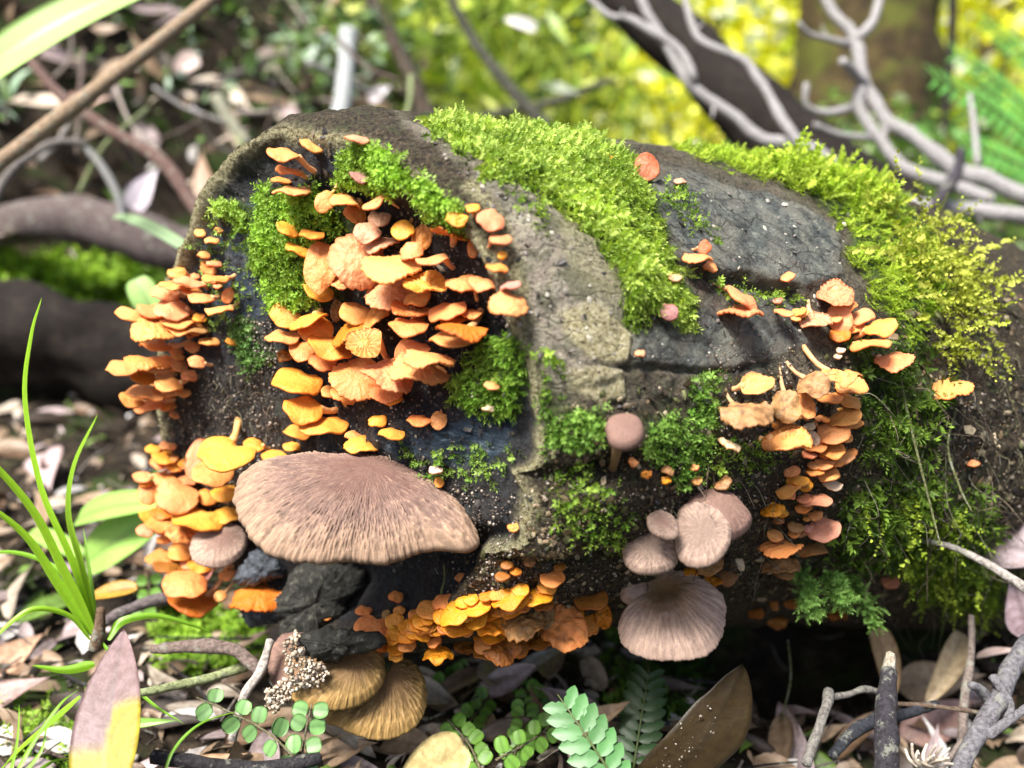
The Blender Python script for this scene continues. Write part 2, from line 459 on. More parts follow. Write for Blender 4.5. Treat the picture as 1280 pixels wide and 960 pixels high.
MOSS_F5 = [(268, 252), (300, 250), (318, 268), (310, 290), (285, 276), (270, 275)]
GREY = [(500, 150), (560, 180), (700, 270), (770, 330), (800, 420), (770, 470), (690, 490), (650, 500), (655, 380), (640, 300), (585, 220), (540, 180)]
SLATE1 = [(780, 415), (860, 400), (900, 360), (1000, 380), (1010, 430), (960, 450), (880, 465), (800, 455), (775, 440)]
SLATE2 = [(830, 220), (940, 245), (1010, 268), (1048, 300), (1046, 350), (1000, 362), (940, 350), (890, 345), (850, 330), (800, 250)]
TANP = [(690, 395), (735, 380), (780, 420), (775, 455), (740, 450), (705, 440)]
TANP2 = [(700, 460), (775, 462), (775, 500), (740, 500), (705, 490)]
RIMBAND = [(585, 225), (620, 262), (645, 330), (662, 400), (652, 480), (630, 560), (600, 598), (568, 590), (612, 545), (632, 480), (640, 400), (628, 330), (600, 270), (575, 235)]
SLAB = [(640, 612), (700, 600), (775, 590), (840, 600), (860, 650), (800, 690), (700, 700), (610, 690)]
LINES = [([(545, 602), (600, 605), (655, 610), (705, 598), (775, 584)], 0.016, 0.0055),
         ([(650, 612), (625, 650), (604, 692)], 0.006, 0.003),
         ([(775, 460), (830, 462), (900, 468), (960, 455)], 0.003, 0.0016),
         ([(845, 335), (880, 348), (930, 358), (990, 366)], 0.005, 0.002),
         ([(695, 262), (715, 290), (748, 300)], 0.003, 0.0011),
         ([(655, 505), (700, 502), (770, 505)], 0.0025, 0.0012),
         ([(640, 430), (700, 440), (720, 458), (775, 460)], 0.002, 0.0010),
         ([(600, 700), (700, 705), (780, 700), (840, 680)], 0.012, 0.008)]

# coarse version for tracing pixels on to the surface
NTc, NUc = 180, 120
th = np.linspace(0, 2*math.pi, NTc, endpoint=False); tc = np.linspace(0, 1.6, NUc)
TH, TC = np.meshgrid(th, tc); Pb, Nb, _ = log_base(TH.ravel(), TC.ravel())
Vc = np.vstack([Pb, _C[0]])
Fc = [tuple(f) for f in grid_faces(NUc, NTc, True).tolist()] + [(j, (j+1) % NTc, NUc*NTc) for j in range(NTc)]
BV0 = BVHTree.FromPolygons([tuple(v) for v in Vc.tolist()], Fc)
def cast(bv, px, py):
    d = Vector(FW + (px-640)/FPX*RT - (py-480)/FPX*UP)
    hit = bv.ray_cast(Vector(CAM), d.normalized())
    return (np.array(hit[0]), np.array(hit[1])) if hit[0] is not None else (None, None)
CR = []
for line, dep, wid in LINES:
    q = [cast(BV0, *p)[0] for p in line]; q = [a for a in q if a is not None]
    if len(q) > 1: CR.append((np.array(q), dep, wid))

def masks(P, N):
    x, y, _ = proj(P)
    f = sstep(-0.1, 0.1, facing(P, N))
    wb = 9*fbm(P*90, 4, 3)
    pm = lambda poly, s=6, a=1.0: poly_mask(x, y, poly, s, wb*a)*f
    return x, y, pm

def log_side(th, t):
    P, N, ax = log_base(th, t)
    x, y, pm = masks(P, N)
    cs = P*np.array([1, 1, 1.0]); along = t[:, None]*0.55
    q = np.hstack([P@np.array([[0.35, 0, 0], [0.35, 0, 0], [0, 0, 1.0]])[:, :0], np.stack([t*0.62*14, np.cos(th)*0.14*60, np.sin(th)*0.14*60], -1)])
    rdg = 1-np.abs(fbm(q*0.7, 3, 44))*2.2
    d = 0.0045*fbm(P*14, 3, 1) + 0.0024*fbm(q, 4, 2) + 0.0016*rdg + 0.0016*fbm(P*210, 4, 5) + 0.0025*np.maximum(fbm(P*75, 3, 6), 0)
    grey = np.clip(pm(GREY, 12, 1.6)+0.45*pm([(640, 150), (900, 180), (1100, 260), (1060, 470), (640, 520)], 20, 2)*(0.6+0.8*fbm(P*40, 3, 51)), 0, 1); sl = np.clip(pm(SLATE1, 12, 1.6)+pm(SLATE2, 12, 1.6), 0, 1)*(0.78+0.3*fbm(P*50, 3, 52))
    d = d*(1-0.35*np.maximum(grey, sl)) + 0.0015*pm(GREY, 3) + 0.003*pm(SLATE2, 2) + 0.001*pm(SLATE1, 3)
    d += 0.0011*pm(TANP, 1.0, .8) + 0.0009*pm(TANP2, 1.0, .8) + 0.002*pm(SLAB, 2)
    moss = np.clip(pm(MOSS_TOP)+pm(MOSS_FAR)+pm(MOSS_SIDE)*.8+pm(MOSS_LOW)*.8+pm(MOSS_RIM)*.55, 0, 1)
    d += 0.0015*moss
    for L, dep, wid in CR:
        dd = seg_dist(P, L) + 0.0012*fbm(P*160, 3, 9)
        d -= dep*np.exp(-(np.maximum(dd, 0)/wid)**2)
    # undercut below the belly
    rim = pm(RIMBAND, 5)
    lowdark = sstep(0.0, -0.5, np.sin(th))
    d += 0.004*lowdark*fbm(P*60, 3, 12)
    d -= 0.010*sstep(0.03, 0.0, t)*(0.4+0.6*(fbm(P*50, 3, 31)+.5))*0.5   # the rim rounds off
    tan = np.clip(pm(TANP, 5, 1.6)+pm(TANP2, 6, 1.6)*.8, 0, 1)
    lich = np.clip(rim*0.9 + 0.55*pm([(690, 230), (770, 330), (760, 400), (700, 330)], 12), 0, 1)
    rough_edge = sstep(0.018, 0.0, t)
    lich = np.clip(lich + 0.6*rough_edge*(np.sin(th) > -0.3), 0, 1)
    Pd = P + N*d[:, None]
    MA = np.stack([grey, sl, lich*(1-tan)], -1)
    MB = np.stack([moss, 0*moss, tan], -1)
    return Pd, N, MA, MB, moss

def log_face(rho, th):
    P, N, ax = log_base(th, 0*th)
    C0 = np.array([np.interp(0, _tt, _C[:, k]) for k in range(3)])
    az = math.radians(_A[0]); axis = np.array([math.sin(az), math.cos(az), 0.0])
    Q = C0 + (P-C0)*rho[:, None]
    side, _, MAe, MBe, _ = log_side(th, 0*th)
    off = (side-P)                                    # so that the border meets the bark
    x, y, pm0 = masks(Q, np.tile(-axis, (len(Q), 1)))
    f = sstep(0.98, 0.90, rho)
    dz = 0.005*f + 0.010*f*fbm(Q*26, 4, 21) + 0.0030*f*fbm(Q*110, 4, 22) + 0.0008*fbm(Q*420, 3, 23)
    # a hollow behind the central clump, and the notch under the big bracket
    dz += 0.012*f*poly_mask(x, y, [(400, 240), (600, 280), (620, 420), (560, 500), (420, 520), (380, 400)], 30)
    dz += 0.022*f*poly_mask(x, y, [(330, 690), (620, 690), (600, 760), (360, 780)], 40)
    moss = np.clip(sum(poly_mask(x, y, p_, 6, 8*fbm(Q*90, 3, 4)) for p_ in (MOSS_F1, MOSS_F2, MOSS_F3, MOSS_F4, MOSS_F5)), 0, 1)
    dz -= 0.003*moss*f
    V = Q + off*(rho**6)[:, None] + axis*dz[:, None]
    edge = sstep(0.90, 0.985, rho + 0.03*fbm(Q*70, 3, 8))
    blue = np.clip(poly_mask(x, y, [(480, 560), (560, 530), (615, 515), (640, 530), (615, 580), (560, 590)], 8, 6*fbm(Q*80, 3, 4)) + poly_mask(x, y, [(240, 300), (310, 250), (340, 300), (320, 400), (260, 400)], 14), 0, 1)
    spk = poly_mask(x, y, [(195, 480), (350, 440), (360, 560), (300, 640), (200, 640)], 14, 8*fbm(Q*80, 3, 4))
    tanf = np.clip(edge*0.25 + 0.0*spk, 0, 1)
    MA = np.stack([0*rho, blue, np.clip(edge, 0, 1)*(np.sin(th) > -0.45)*1.0], -1)
    MB = np.stack([moss, (1-edge)*np.clip(0.85+0.4*fbm(Q*30, 3, 14)-0.35*spk, 0, 1), tanf*0], -1)
    return V, np.tile(-axis, (len(V), 1)), MA, MB, moss

# dense grids: the arc that faces the camera is finer
a1 = np.linspace(-1.9, 1.9, 470); a2 = np.linspace(1.9, 2*math.pi-1.9, 92)[1:-1]
thd = np.concatenate([a1, a2]) + 0.25
td = np.concatenate([np.linspace(0, 0.04, 26)[:-1], np.linspace(0.04, 1.02, 430)[:-1], np.linspace(1.02, 1.6, 70)])
TH, TC = np.meshgrid(thd, td)
SV, SN, SMA, SMB, SMOSS = log_side(TH.ravel(), TC.ravel())
nU, nT = len(td), len(thd)
SF = grid_faces(nU, nT, True)
rr = np.linspace(1.0, 0.0, 170)
TH2, RR = np.meshgrid(thd, rr)
FV, FN, FMA, FMB, FMOSS = log_face(RR.ravel(), TH2.ravel())
FF = grid_faces(len(rr), nT, True)
FF = FF[:, ::-1]
ORG = np.array([0.0, 0.5, 0.0])
LOG = thing('fallen_log', ORG, 'thick mossy rotting log with a dark cut end covered in orange mushrooms', 'log')
mk('bark', SV, SF[:, ::-1], M['log'], LOG, org=ORG, attrs=dict(MA=SMA, MB=SMB))
mk('cut_end', FV, FF[:, ::-1], M['log'], LOG, org=ORG, attrs=dict(MA=FMA, MB=FMB))
# smooth normals of the displaced surface for planting things on it
def grid_normals(V, nu, nv):
    G = V.reshape(nu, nv, 3)
    du = np.gradient(G, axis=0); dv = np.roll(G, -1, 1)-np.roll(G, 1, 1)
    return nrm(np.cross(dv, du)).reshape(-1, 3)
SNd = grid_normals(SV, nU, nT); SNd *= np.sign((SNd*SN).sum(1))[:, None]+1e-9
# coarse BVH of the displaced log
def coarse(V, nu, nv, su, sv):
    G = V.reshape(nu, nv, 3)[::su, ::sv]
    return G.reshape(-1, 3), G.shape[0], G.shape[1]
g1, u1, v1 = coarse(SV, nU, nT, 3, 3); g2, u2, v2 = coarse(FV, len(rr), nT, 2, 3)
BVL = BVHTree.FromPolygons([tuple(v) for v in np.vstack([g1, g2]).tolist()],
                           [tuple(f) for f in grid_faces(u1, v1, True).tolist()]+[tuple(f) for f in grid_faces(u2, v2, True, len(g1)).tolist()])
def on_log(px, py):
    """point of the log seen at this pixel; just off the outline it takes the nearest point towards the log's middle"""
    for k in range(26):
        p, n = cast(BVL, px, py)
        if p is not None:
            if n@(p-CAM) > 0: n = -n
            return p, n
        px += (470-px)*0.05 if px < 470 else 0; py += (500-py)*0.05
    return pt(px, py, 0.45), -FW
# ------------------------------------------------------------------ ground: one sheet out to the horizon, a littered bank on the left
def ground_z(x, y):
    x = np.asarray(x, float); y = np.asarray(y, float)
    p = np.stack([x, y, 0*x], -1).reshape(-1, 3)
    n = (0.02*fbm(p*3, 3, 41) + 0.006*fbm(p*22, 4, 42)).reshape(x.shape)
    z = n - 0.055*sstep(0.02, 0.28, x)*sstep(2.2, 1.2, y) - 0.01 - 0.035*sstep(1.0, 0.6, y)
    q = y - 1.2*x
    k = sstep(0.10, -0.32, x/np.maximum(y, 0.2))
    z = z + 0.75*np.maximum(q-1.8, 0)**1.0*k*sstep(6.5, 3.0, q*0.6)*sstep(0.6, 1.2, y)
    z = z + 0.06*sstep(1.2, 3, y)*(p[:, 0]*0+1).reshape(x.shape)
    z -= 0.07*sstep(0.16, 0.0, np.abs(x-0.16))*sstep(0.13, 0, np.abs(y-0.60))   # scraped hollow beneath the log
    return z
gx = np.concatenate([-np.geomspace(60, 1.0, 30)[:-1], np.linspace(-1.0, 1.2, 330), np.geomspace(1.2, 60, 30)[1:]])
gy = np.concatenate([-np.geomspace(20, 0.3, 12)[:-1], np.linspace(-0.3, 2.2, 330), np.geomspace(2.2, 120, 90)[1:]])
GX, GY = np.meshgrid(gx, gy)
GV = np.stack([GX.ravel(), GY.ravel(), ground_z(GX, GY).ravel()], -1)
g = mk('ground', GV, grid_faces(len(gy), len(gx)), M['ground'])
tag(g, kind='structure')
def on_ground(px, py, lift=0.0):
    d = FW + (px-640)/FPX*RT - (py-480)/FPX*UP
    ts = np.concatenate([np.linspace(0.25, 1.5, 500), np.linspace(1.5, 12, 800)])
    P = CAM + ts[:, None]*d
    z = ground_z(P[:, 0], P[:, 1]) + lift
    k = np.argmax(P[:, 2] < z)
    if P[k, 2] >= z[k]: return P[-1]
    return P[k]

# ------------------------------------------------------------------ leaf shapes
def leaf_shape(L, W, tip=1.6, base=0.7, fold=0.25, curl=0.3, twist=0.0, nu=9, nv=5, wav=0.0, seed=0, serr=0):
    """leaf lying along +X, blade in XY, normal Z"""
    u = np.linspace(0, 1, nu); v = np.linspace(-1, 1, nv)
    U, Vv = np.meshgrid(u, v, indexing='ij')
    w_ = (U**base)*((1-U)**tip); w_ = w_/((base/(base+tip))**base*(tip/(base+tip))**tip)
    if serr: w_ = w_*(1-0.3*np.abs(np.sin(U*math.pi*serr))**2)
    x = U*L; y = Vv*w_*W/2
    z = fold*np.abs(y) + curl*L*(-4*(U-0.5)**2)*0.25 + twist*y*(U-0.5)
    if wav: z = z + wav*W*fbm(np.stack([x/W, y/W, 0*x+seed], -1).reshape(-1, 3)*1.6, 3, seed).reshape(x.shape)
    V = np.stack([x, y, z], -1).reshape(-1, 3)
    return V, grid_faces(nu, nv)

def frame_to(A, B, up):
    X = nrm(np.array(B)-np.array(A)); Z = np.array(up, float); Z = nrm(Z-X*(Z@X)); Y = np.cross(Z, X)
    return X, Y, Z

def place_leaf(name, A, B, width, col, label, cat='leaf', group=None, up=None, mat='litter', parent=None, col2=None, split=0.5, thick=0.0004, **kw):
    """one leaf from A to B facing the direction up"""
    A = np.array(A, float); B = np.array(B, float); L = np.linalg.norm(B-A)
    nu, nv = kw.pop('nu', 15), kw.pop('nv', 9)
    V, F = leaf_shape(L, width, nu=nu, nv=nv, **kw)
    U = V[:, 0]/L
    C = np.tile(np.array(col, float), (len(V), 1))
    q = V/L*2.6+len(str(label))*1.37
    if col2 is not None:
        m = sstep(split-0.05, split+0.05, U + 0.12*np.sign(V[:, 1])*(np.abs(V[:, 1]) > width*0.02) + 0.16*fbm(q*0.8, 3, 3))
        C = C*m[:, None] + np.array(col2)*(1-m[:, None])
    mid = np.exp(-(V[:, 1]/(width*0.03))**2)[:, None]
    C = C*(1+0.18*fbm(q, 3, 5))[:, None]*(1-0.3*mid)
    X, Y, Z = frame_to(A, B, up if up is not None else (0, 0, 1))
    P = A + V[:, 0:1]*X + V[:, 1:2]*Y + V[:, 2:3]*Z
    # thin second skin: the blade gets a thickness
    P2 = P - Z*thick; n = len(P)
    b = np.concatenate([np.arange(nu)*nv, (nu-1)*nv+np.arange(1, nv), (np.arange(nu-1)[::-1])*nv+nv-1, np.arange(nv-1)[::-1][:-1]])
    b2 = np.roll(b, -1)
    Fr = np.stack([b, b+n, b2+n, b2], -1)
    o = mk(name, np.vstack([P, P2]), [F, F[:, ::-1]+n, Fr], M[mat], parent, np.vstack([C, C]), org=A if parent is None else np.array(parent.location))
    if parent is None: tag(o, label, cat, group)
    return o

# ------------------------------------------------------------------ twigs, sticks and logs traced as bent tubes
def px_path(pts, depths):
    n = len(pts); D = np.interp(np.linspace(0, 1, n), np.linspace(0, 1, len(depths)), depths) if len(depths) != n else depths
    return [pt(x, y, d) for (x, y), d in zip(pts, D)]
def stick(name, pts, depths, rpx, col, label, cat='stick', group=None, mat='twig', parent=None, n=10, rough=0.25, seed=1, freq=70):
    P = px_path(pts, depths)
    R = [r/FPX*np.mean(depths) for r in (rpx if hasattr(rpx, '__len__') else [rpx])]
    V, F = tube(P, R, n, rough, seed, freq=freq)
    o = mk(name, V, F, M[mat], parent, col, org=P[0] if parent is None else np.array(parent.location))
    if parent is None: tag(o, label, cat, group)
    return o
GREYW = (0.52, 0.50, 0.50); BRN = (0.20, 0.14, 0.10); PALE = (0.50, 0.40, 0.30)

# white dead branches, upper right
def branch_set(label, limbs, depth):
    e = thing('dead_branch', pt(*limbs[0][0][-1], depth), label, 'branch', 'bare white branches above the log')
    for k, (pts, r, dd) in enumerate(limbs):
        q = []
        for (ax, ay), (bx, by) in zip(pts[:-1], pts[1:]):
            L_ = math.hypot(bx-ax, by-ay); n_ = max(1, int(L_/28))
            for m_ in range(n_):
                f_ = m_/n_; q.append((ax+(bx-ax)*f_+rng.normal()*2.2*(m_ > 0), ay+(by-ay)*f_+rng.normal()*2.2*(m_ > 0)))
        q.append(pts[-1])
        P_l = px_path(q, [depth+dd[0], depth+dd[1]]); R_l = np.array(r)*0.74/FPX*depth
        V, F = tube(P_l, R_l, 12, 0.38, k+3, sub=3, freq=75)
        mk('limb', V, F, M['twig'], e, GREYW, org=np.array(e.location))
        for m_ in range(2, len(q)-1, 3):
            a_ = rng.uniform(0, 6.28); l_ = rng.uniform(8, 22); p0 = P_l[m_]; s_p = pt(q[m_][0]+math.cos(a_)*l_, q[m_][1]+math.sin(a_)*l_, proj(p0[None])[2][0]-0.004)
            V, F = tube([p0, (p0+s_p)/2+rng.normal(size=3)*0.002, s_p], [R_l.min()*0.7, R_l.min()*0.5, R_l.min()*0.3], 7, 0.3, m_, sub=2)
            mk('stub', V, F, M['twig'], e, GREYW, org=np.array(e.location))
    return e
branch_set('long bare white branch sweeping down past the leaning dark trunk',
  [([(790, -30), (808, 15), (830, 50), (862, 105), (950, 172), (1020, 190), (1060, 222), (1100, 245), (1150, 258), (1215, 262), (1300, 275)], [7, 9, 12, 13, 14], (0.05, 0)),
   ([(735, -5), (762, 20), (785, 22), (815, 40), (850, 62), (868, 100)], [5, 7, 8], (0.06, 0.03)),
   ([(852, -20), (868, 40), (885, 56), (930, 75), (965, 125), (978, 150), (1005, 188)], [6, 7, 9], (0.08, 0.01)),
   ([(1148, 258), (1160, 275), (1180, 295)], [9, 5], (0, -0.03))], 0.98)
branch_set('forked bare white branch rising in front of the mossy tree trunk',
  [([(1022, -30), (1040, 15), (1068, 45), (1078, 100), (1110, 152), (1160, 185), (1200, 215), (1300, 250)], [8, 11, 12, 14, 14], (0.08, 0)),
   ([(1105, -25), (1092, 25), (1070, 48)], [8, 9], (0.1, 0.06)),
   ([(998, 28), (1012, 43), (1035, 48), (1060, 56)], [4, 5, 7], (0.02, 0.05)),
   ([(1053, 76), (1068, 92), (1080, 105)], [8, 9], (0.0, 0.05)),
   ([(1076, 110), (1073, 135), (1100, 175), (1140, 215), (1180, 228), (1240, 250)], [10, 11, 12], (0.04, 0.0)),
   ([(1008, 104), (1008, 132), (1035, 141), (1070, 132)], [5, 6, 8], (0.02, 0.04)),
   ([(1018, 155), (1048, 168), (1088, 173)], [4, 6, 7], (0.0, 0.03)),
   ([(1212, 118), (1218, 160), (1222, 205)], [4, 6], (0.06, 0.02))], 1.02)
stick('snag', [(1201, 185), (1196, 215), (1178, 245), (1165, 262)], [0.96, 0.98], [4, 9, 7], (0.10, 0.09, 0.11), 'short dark snag hooked over the white branches', 'twig')

# trunks
def trunk(name, pts, depths, rpx, label, mat, cat='tree', extra=()):
    e = thing(name, px_path(pts, depths)[-1], label, cat)
    stick('trunk', pts, depths, rpx, (0.1, 0.08, 0.05), None, mat=mat, parent=e, n=28, rough=0.22, seed=5, freq=14)
    for k, (p, d, r) in enumerate(extra): stick('limb', p, d, r, (0.1, 0.08, 0.05), None, mat=mat, parent=e, n=10, rough=0.25, seed=k)
    return e
trunk('leaning_trunk', [(735, -60), (790, 0), (870, 70), (940, 140), (1010, 200), (1090, 275), (1160, 340)], [1.55, 1.35, 1.25], [34, 36, 44, 50, 54], 'dark leaning tree trunk behind the mossy log top', 'darkbark')
trunk('mossy_tree', [(1098, -700), (1090, -200), (1082, 80), (1070, 200), (1060, 290)], [3.0, 2.9, 2.8], [70, 78, 84, 88, 110], 'broad mossy brown tree trunk behind the white branches', 'mossbark')
trunk('slender_tree', [(1205, -700), (1192, -20), (1186, 90), (1178, 190), (1170, 260)], [2.2, 2.0], [6, 6, 7], 'thin dark straight sapling right of the mossy trunk', 'darkbark')
# pale trunks and stems in the far wood
for k, (x0, x1, d, r, lab) in enumerate([(705, 712, 5.2, 9, 'thin brown tree trunk far off in the yellow foliage'), (905, 890, 6.0, 12, 'grey tree trunk far behind the leaning trunk'),
                                      (1255, 1240, 4.6, 16, 'brown tree trunk far behind the green fern fronds'), (600, 588, 4.8, 8, 'dark far stem in the green foliage above the log')]):
    trunk('far_tree', [(x0, -900), (x0, -100), (x1, 60), (x1, 240)], [d, d], [r, r*1.2], lab, 'mossbark')
stick('sapling_stem', [(545, -40), (580, 30), (625, 95), (660, 135), (700, 175)], [1.6, 1.45], [6, 7, 9], (0.05, 0.05, 0.035), 'dark bent stem slanting down to the top of the log', 'stem')
stick('sapling_stem', [(455, -20), (485, 40), (512, 90), (535, 150), (555, 185)], [1.8, 1.6], [7, 10, 13], (0.07, 0.045, 0.03), 'thick brown stem behind the log left of the bent stem', 'stem')
stick('fallen_twig', [(560, 165), (610, 145), (690, 128), (770, 98)], [1.7, 1.9], [4, 6, 5], (0.12, 0.12, 0.08), 'thin grey branch crossing behind the two dark stems', 'twig')
stick('fallen_twig', [(600, 20), (660, 35), (740, 10), (800, -10)], [2.1, 2.3], [3, 4], (0.2, 0.2, 0.1), 'thin pale twig high in the green foliage', 'twig')
stick('pale_stick', [(436, 38), (432, 90), (426, 140), (400, 172), (360, 190)], [1.25, 1.2], [11, 12, 12, 9], (0.62, 0.66, 0.66), 'blurred white upright stick behind the top of the log')
stick('pale_cane', [(-60, 250), (0, 203), (90, 135), (180, 66), (265, -2), (320, -45)], [0.66, 0.80], [10, 10, 9, 8], (0.50, 0.36, 0.24), 'long straight tan cane slanting across the upper left', 'cane')
stick('brown_twig', [(40, 78), (75, 118), (130, 158), (185, 190), (215, 215), (245, 260), (275, 290)], [0.95, 0.85], [6, 8, 9, 8], (0.20, 0.12, 0.10), 'reddish brown twig passing under the tan cane', 'twig')
stick('brown_twig', [(-10, 255), (5, 225), (30, 200), (70, 178), (110, 180)], [0.9, 0.95], [5, 6, 4], (0.27, 0.24, 0.22), 'curved grey twig arching at the left edge', 'twig')
stick('brown_twig', [(95, 172), (125, 205), (145, 240), (155, 275)], [1.1, 1.05], [4, 5, 4], (0.30, 0.30, 0.30), 'thin grey twig below the reddish brown twig', 'twig')
stick('brown_twig', [(215, 125), (260, 108), (300, 92), (350, 70)], [1.5, 1.6], [4, 6, 4], (0.14, 0.12, 0.11), 'dark twig on the bank between dead leaves', 'twig')
stick('brown_twig', [(270, 120), (290, 155), (310, 180)], [1.3, 1.3], [8, 7], (0.45, 0.45, 0.33), 'short pale stick lying on the bank left of the log', 'twig')
stick('rotting_branch', [(-80, 292), (0, 284), (70, 272), (140, 284), (200, 305), (262, 322)], [1.15, 1.05], [24, 26, 30, 30, 26], (0.17, 0.13, 0.125), 'thick blurred brown branch lying left of the log', 'branch', mat='twig', n=16)
e = thing('rotting_log', pt(60, 430, 1.0), 'dark blurred rotting log with moss lying on the left', 'log')
stick('trunk', [(-160, 400), (-40, 405), (60, 425), (150, 450), (230, 480), (320, 500)], [0.98, 1.05], [62, 66, 60, 58, 52], (0.05, 0.05, 0.07), None, mat='darkbark', parent=e, n=40, rough=0.35, freq=22)

# ------------------------------------------------------------------ far foliage
LEAF4 = (np.array([[0, 0, 0], [0.45, 0.22, 0.05], [1, 0, 0], [0.45, -0.22, 0.05], [0.45, 0, -0.02]]), np.array([[0, 4, 1, 1], [4, 2, 1, 1], [0, 3, 4, 4], [4, 3, 2, 2]]))
LEAF4 = (np.array([[0, 0, 0], [0.45, 0.24, 0.06], [1, 0, 0], [0.45, -0.24, 0.06]]), np.array([[0, 1, 3], [1, 2, 3]]))
def leaf_cloud(name, P, size, palette, weights, label, cat, mat='leaf', kind='stuff', aspect=(1, 1, 1), updir=0.4, gap=None):
    if gap is not None:
        gx_, gy_, gd_ = proj(P); P = P[((gx_-gap[0])/gap[2])**2+((gy_-gap[1])/gap[3])**2 > rng.random(len(P))*1.6]
    n = len(P)
    D = nrm(rng.normal(size=(n, 3)) + np.array([0, 0, updir]))
    X, Y, Z = rot_frames(D, rng.uniform(0, 6.28, n))
    S = (size[0]+(size[1]-size[0])*rng.random(n)**1.5)[:, None]*np.array(aspect)[None]
    pal = np.array(palette); c = pal[rng.choice(len(pal), n, p=np.array(weights)/np.sum(weights))]*(0.7+0.6*rng.random((n, 1)))
    V, F, C = scatter(LEAF4, P, X, Y, Z, S, c)
    o = mk(name, V, F, M[mat], None, C, smooth=False)
    return tag(o, label, cat, kind=kind)
def clumps(n, centres, spread):
    c = np.array(centres)[rng.integers(0, len(centres), n)]
    return c + rng.normal(size=(n, 3))*np.array(spread)
YG = [(0.95, 0.86, 0.015), (0.80, 0.80, 0.02), (0.42, 0.56, 0.03), (0.12, 0.20, 0.02), (0.95, 0.92, 0.30)]
cs = [pt(rng.uniform(560, 1320), rng.uniform(-60, 235), rng.uniform(3.4, 7.5)) for _ in range(230)]
leaf_cloud('yellow_foliage', clumps(7000, cs, (0.20, 0.22, 0.15)), (0.05, 0.12), YG, [4, 4, 3, 2, 1], 'blurred sunlit yellow green foliage far behind the log', 'foliage', gap=(850, 105, 26, 22))
cs = [pt(rng.uniform(690, 990), rng.uniform(-20, 215), rng.uniform(3.0, 4.6)) for _ in range(70)] + [pt(rng.uniform(1130, 1290), rng.uniform(-40, 60), rng.uniform(3.2, 4.5)) for _ in range(16)]
leaf_cloud('sunlit_leaves', clumps(850, cs, (0.10, 0.12, 0.09)), (0.05, 0.10), [(0.97, 0.86, 0.01), (0.97, 0.93, 0.12), (0.85, 0.85, 0.03), (0.97, 0.96, 0.75)], [4, 3, 3, 2.2], 'yellow sunlit leaves and painted cream sky spots between the leaning trunk and the log top', 'foliage', aspect=(1, 1.5, 1), updir=0.2)  # cream leaves carry the bright spots of sky as leaf colour
cs = [pt(rng.uniform(400, 740), rng.uniform(-60, 190), rng.uniform(2.0, 3.6)) for _ in range(150)]
leaf_cloud('green_undergrowth', clumps(6500, cs, (0.14, 0.14, 0.10)), (0.02, 0.07), [(0.24, 0.36, 0.04), (0.46, 0.56, 0.07), (0.07, 0.12, 0.02), (0.68, 0.72, 0.2)], [4, 4, 3, 2], 'blurred green undergrowth behind the log top', 'undergrowth', aspect=(1.6, 0.8, 1))
cs = [pt(rng.uniform(940, 1340), rng.uniform(150, 330), rng.uniform(1.7, 3.2)) for _ in range(120)]
leaf_cloud('low_greenery', clumps(7000, cs, (0.12, 0.14, 0.04)), (0.015, 0.05), [(0.10, 0.22, 0.04), (0.20, 0.34, 0.05), (0.04, 0.09, 0.02), (0.3, 0.35, 0.2)], [4, 3, 3, 1], 'low blurred green plants on the ground behind the branches', 'plants')
# a leafy canopy beyond the far trunks closes the view
cs = [np.array([rng.uniform(-7, 11), rng.uniform(8.5, 13), rng.uniform(-0.3, 5.5)]) for _ in range(420)]
leaf_cloud('forest_canopy', clumps(17000, cs, (0.5, 0.5, 0.45)), (0.16, 0.42), YG, [5, 4, 4, 4, 1], 'sunlit yellow and green canopy of the far forest', 'canopy', gap=(855, 105, 40, 34))

# fern fronds, right edge, blurred
def fern(label, base, tip, width, n, col, up, blunt=0.45, lw=0.28, cat='fern', droop=0.1, group=None, curl=0.15, big=True):
    base = np.array(base); tip = np.array(tip); X, Y, Z = frame_to(base, tip, up); L = np.linalg.norm(tip-base)
    e = thing('fern_frond', base, label, cat, group)
    s = np.linspace(0, 1, 12); sp = base + s[:, None]*L*X + (Z*1.0)*(droop*L*(s*(1-s))[:, None]*2)
    V, F = tube(sp, [width*0.02, width*0.008], 6, 0, sub=1)
    mk('rachis', V, F, M['leaf'], e, (0.12, 0.16, 0.05), org=base)
    for k in range(n):
        f = 0.06+0.9*(k/n); c = base+f*L*X+Z*droop*L*f*(1-f)*2
        wd = width/2*(math.sin(math.pi*min(1, (1-f)*0.62+0.2))**0.8)*(1-0.25*f)
        for sg in (-1, 1):
            d = nrm(Y*sg + X*(0.35+0.5*f) - Z*0.15)
            B = c+d*wd
            nu, nv = 9, 5
            V, F = leaf_shape(wd, lw*wd*1.25, tip=blunt, base=0.35, fold=0.15, curl=curl, nu=nu, nv=nv, serr=5 if big else 0)
            Xl, Yl, Zl = frame_to(c, B, Z)
            P = c + V[:, 0:1]*Xl+V[:, 1:2]*Yl+V[:, 2:3]*Zl
            mk('leaflet', P, F, M['leaf'], e, np.array(col)*(0.85+0.3*rng.random()), org=base)
    return e
for k, (b, t, d, dd) in enumerate([((1330, 215), (1150, 90), 1.5, 1.35), ((1330, 190), (1180, 60), 1.7, 1.6), ((1340, 250), (1185, 175), 1.45, 1.3), ((1350, 150), (1215, 20), 1.8, 1.7)]):
    fern(['lowest but one blurred green fern frond at the right edge', 'blurred fern frond pointing up beside the thin dark sapling', 'lowest blurred fern frond above the white branch end', 'topmost blurred fern frond in the right corner'][k],
         pt(*b, d), pt(*t, dd), 0.13, 16, (0.20, 0.55, 0.10), (0, -0.7, 0.7), blunt=0.9, lw=0.16, group='blurred fern fronds at the right', big=False)

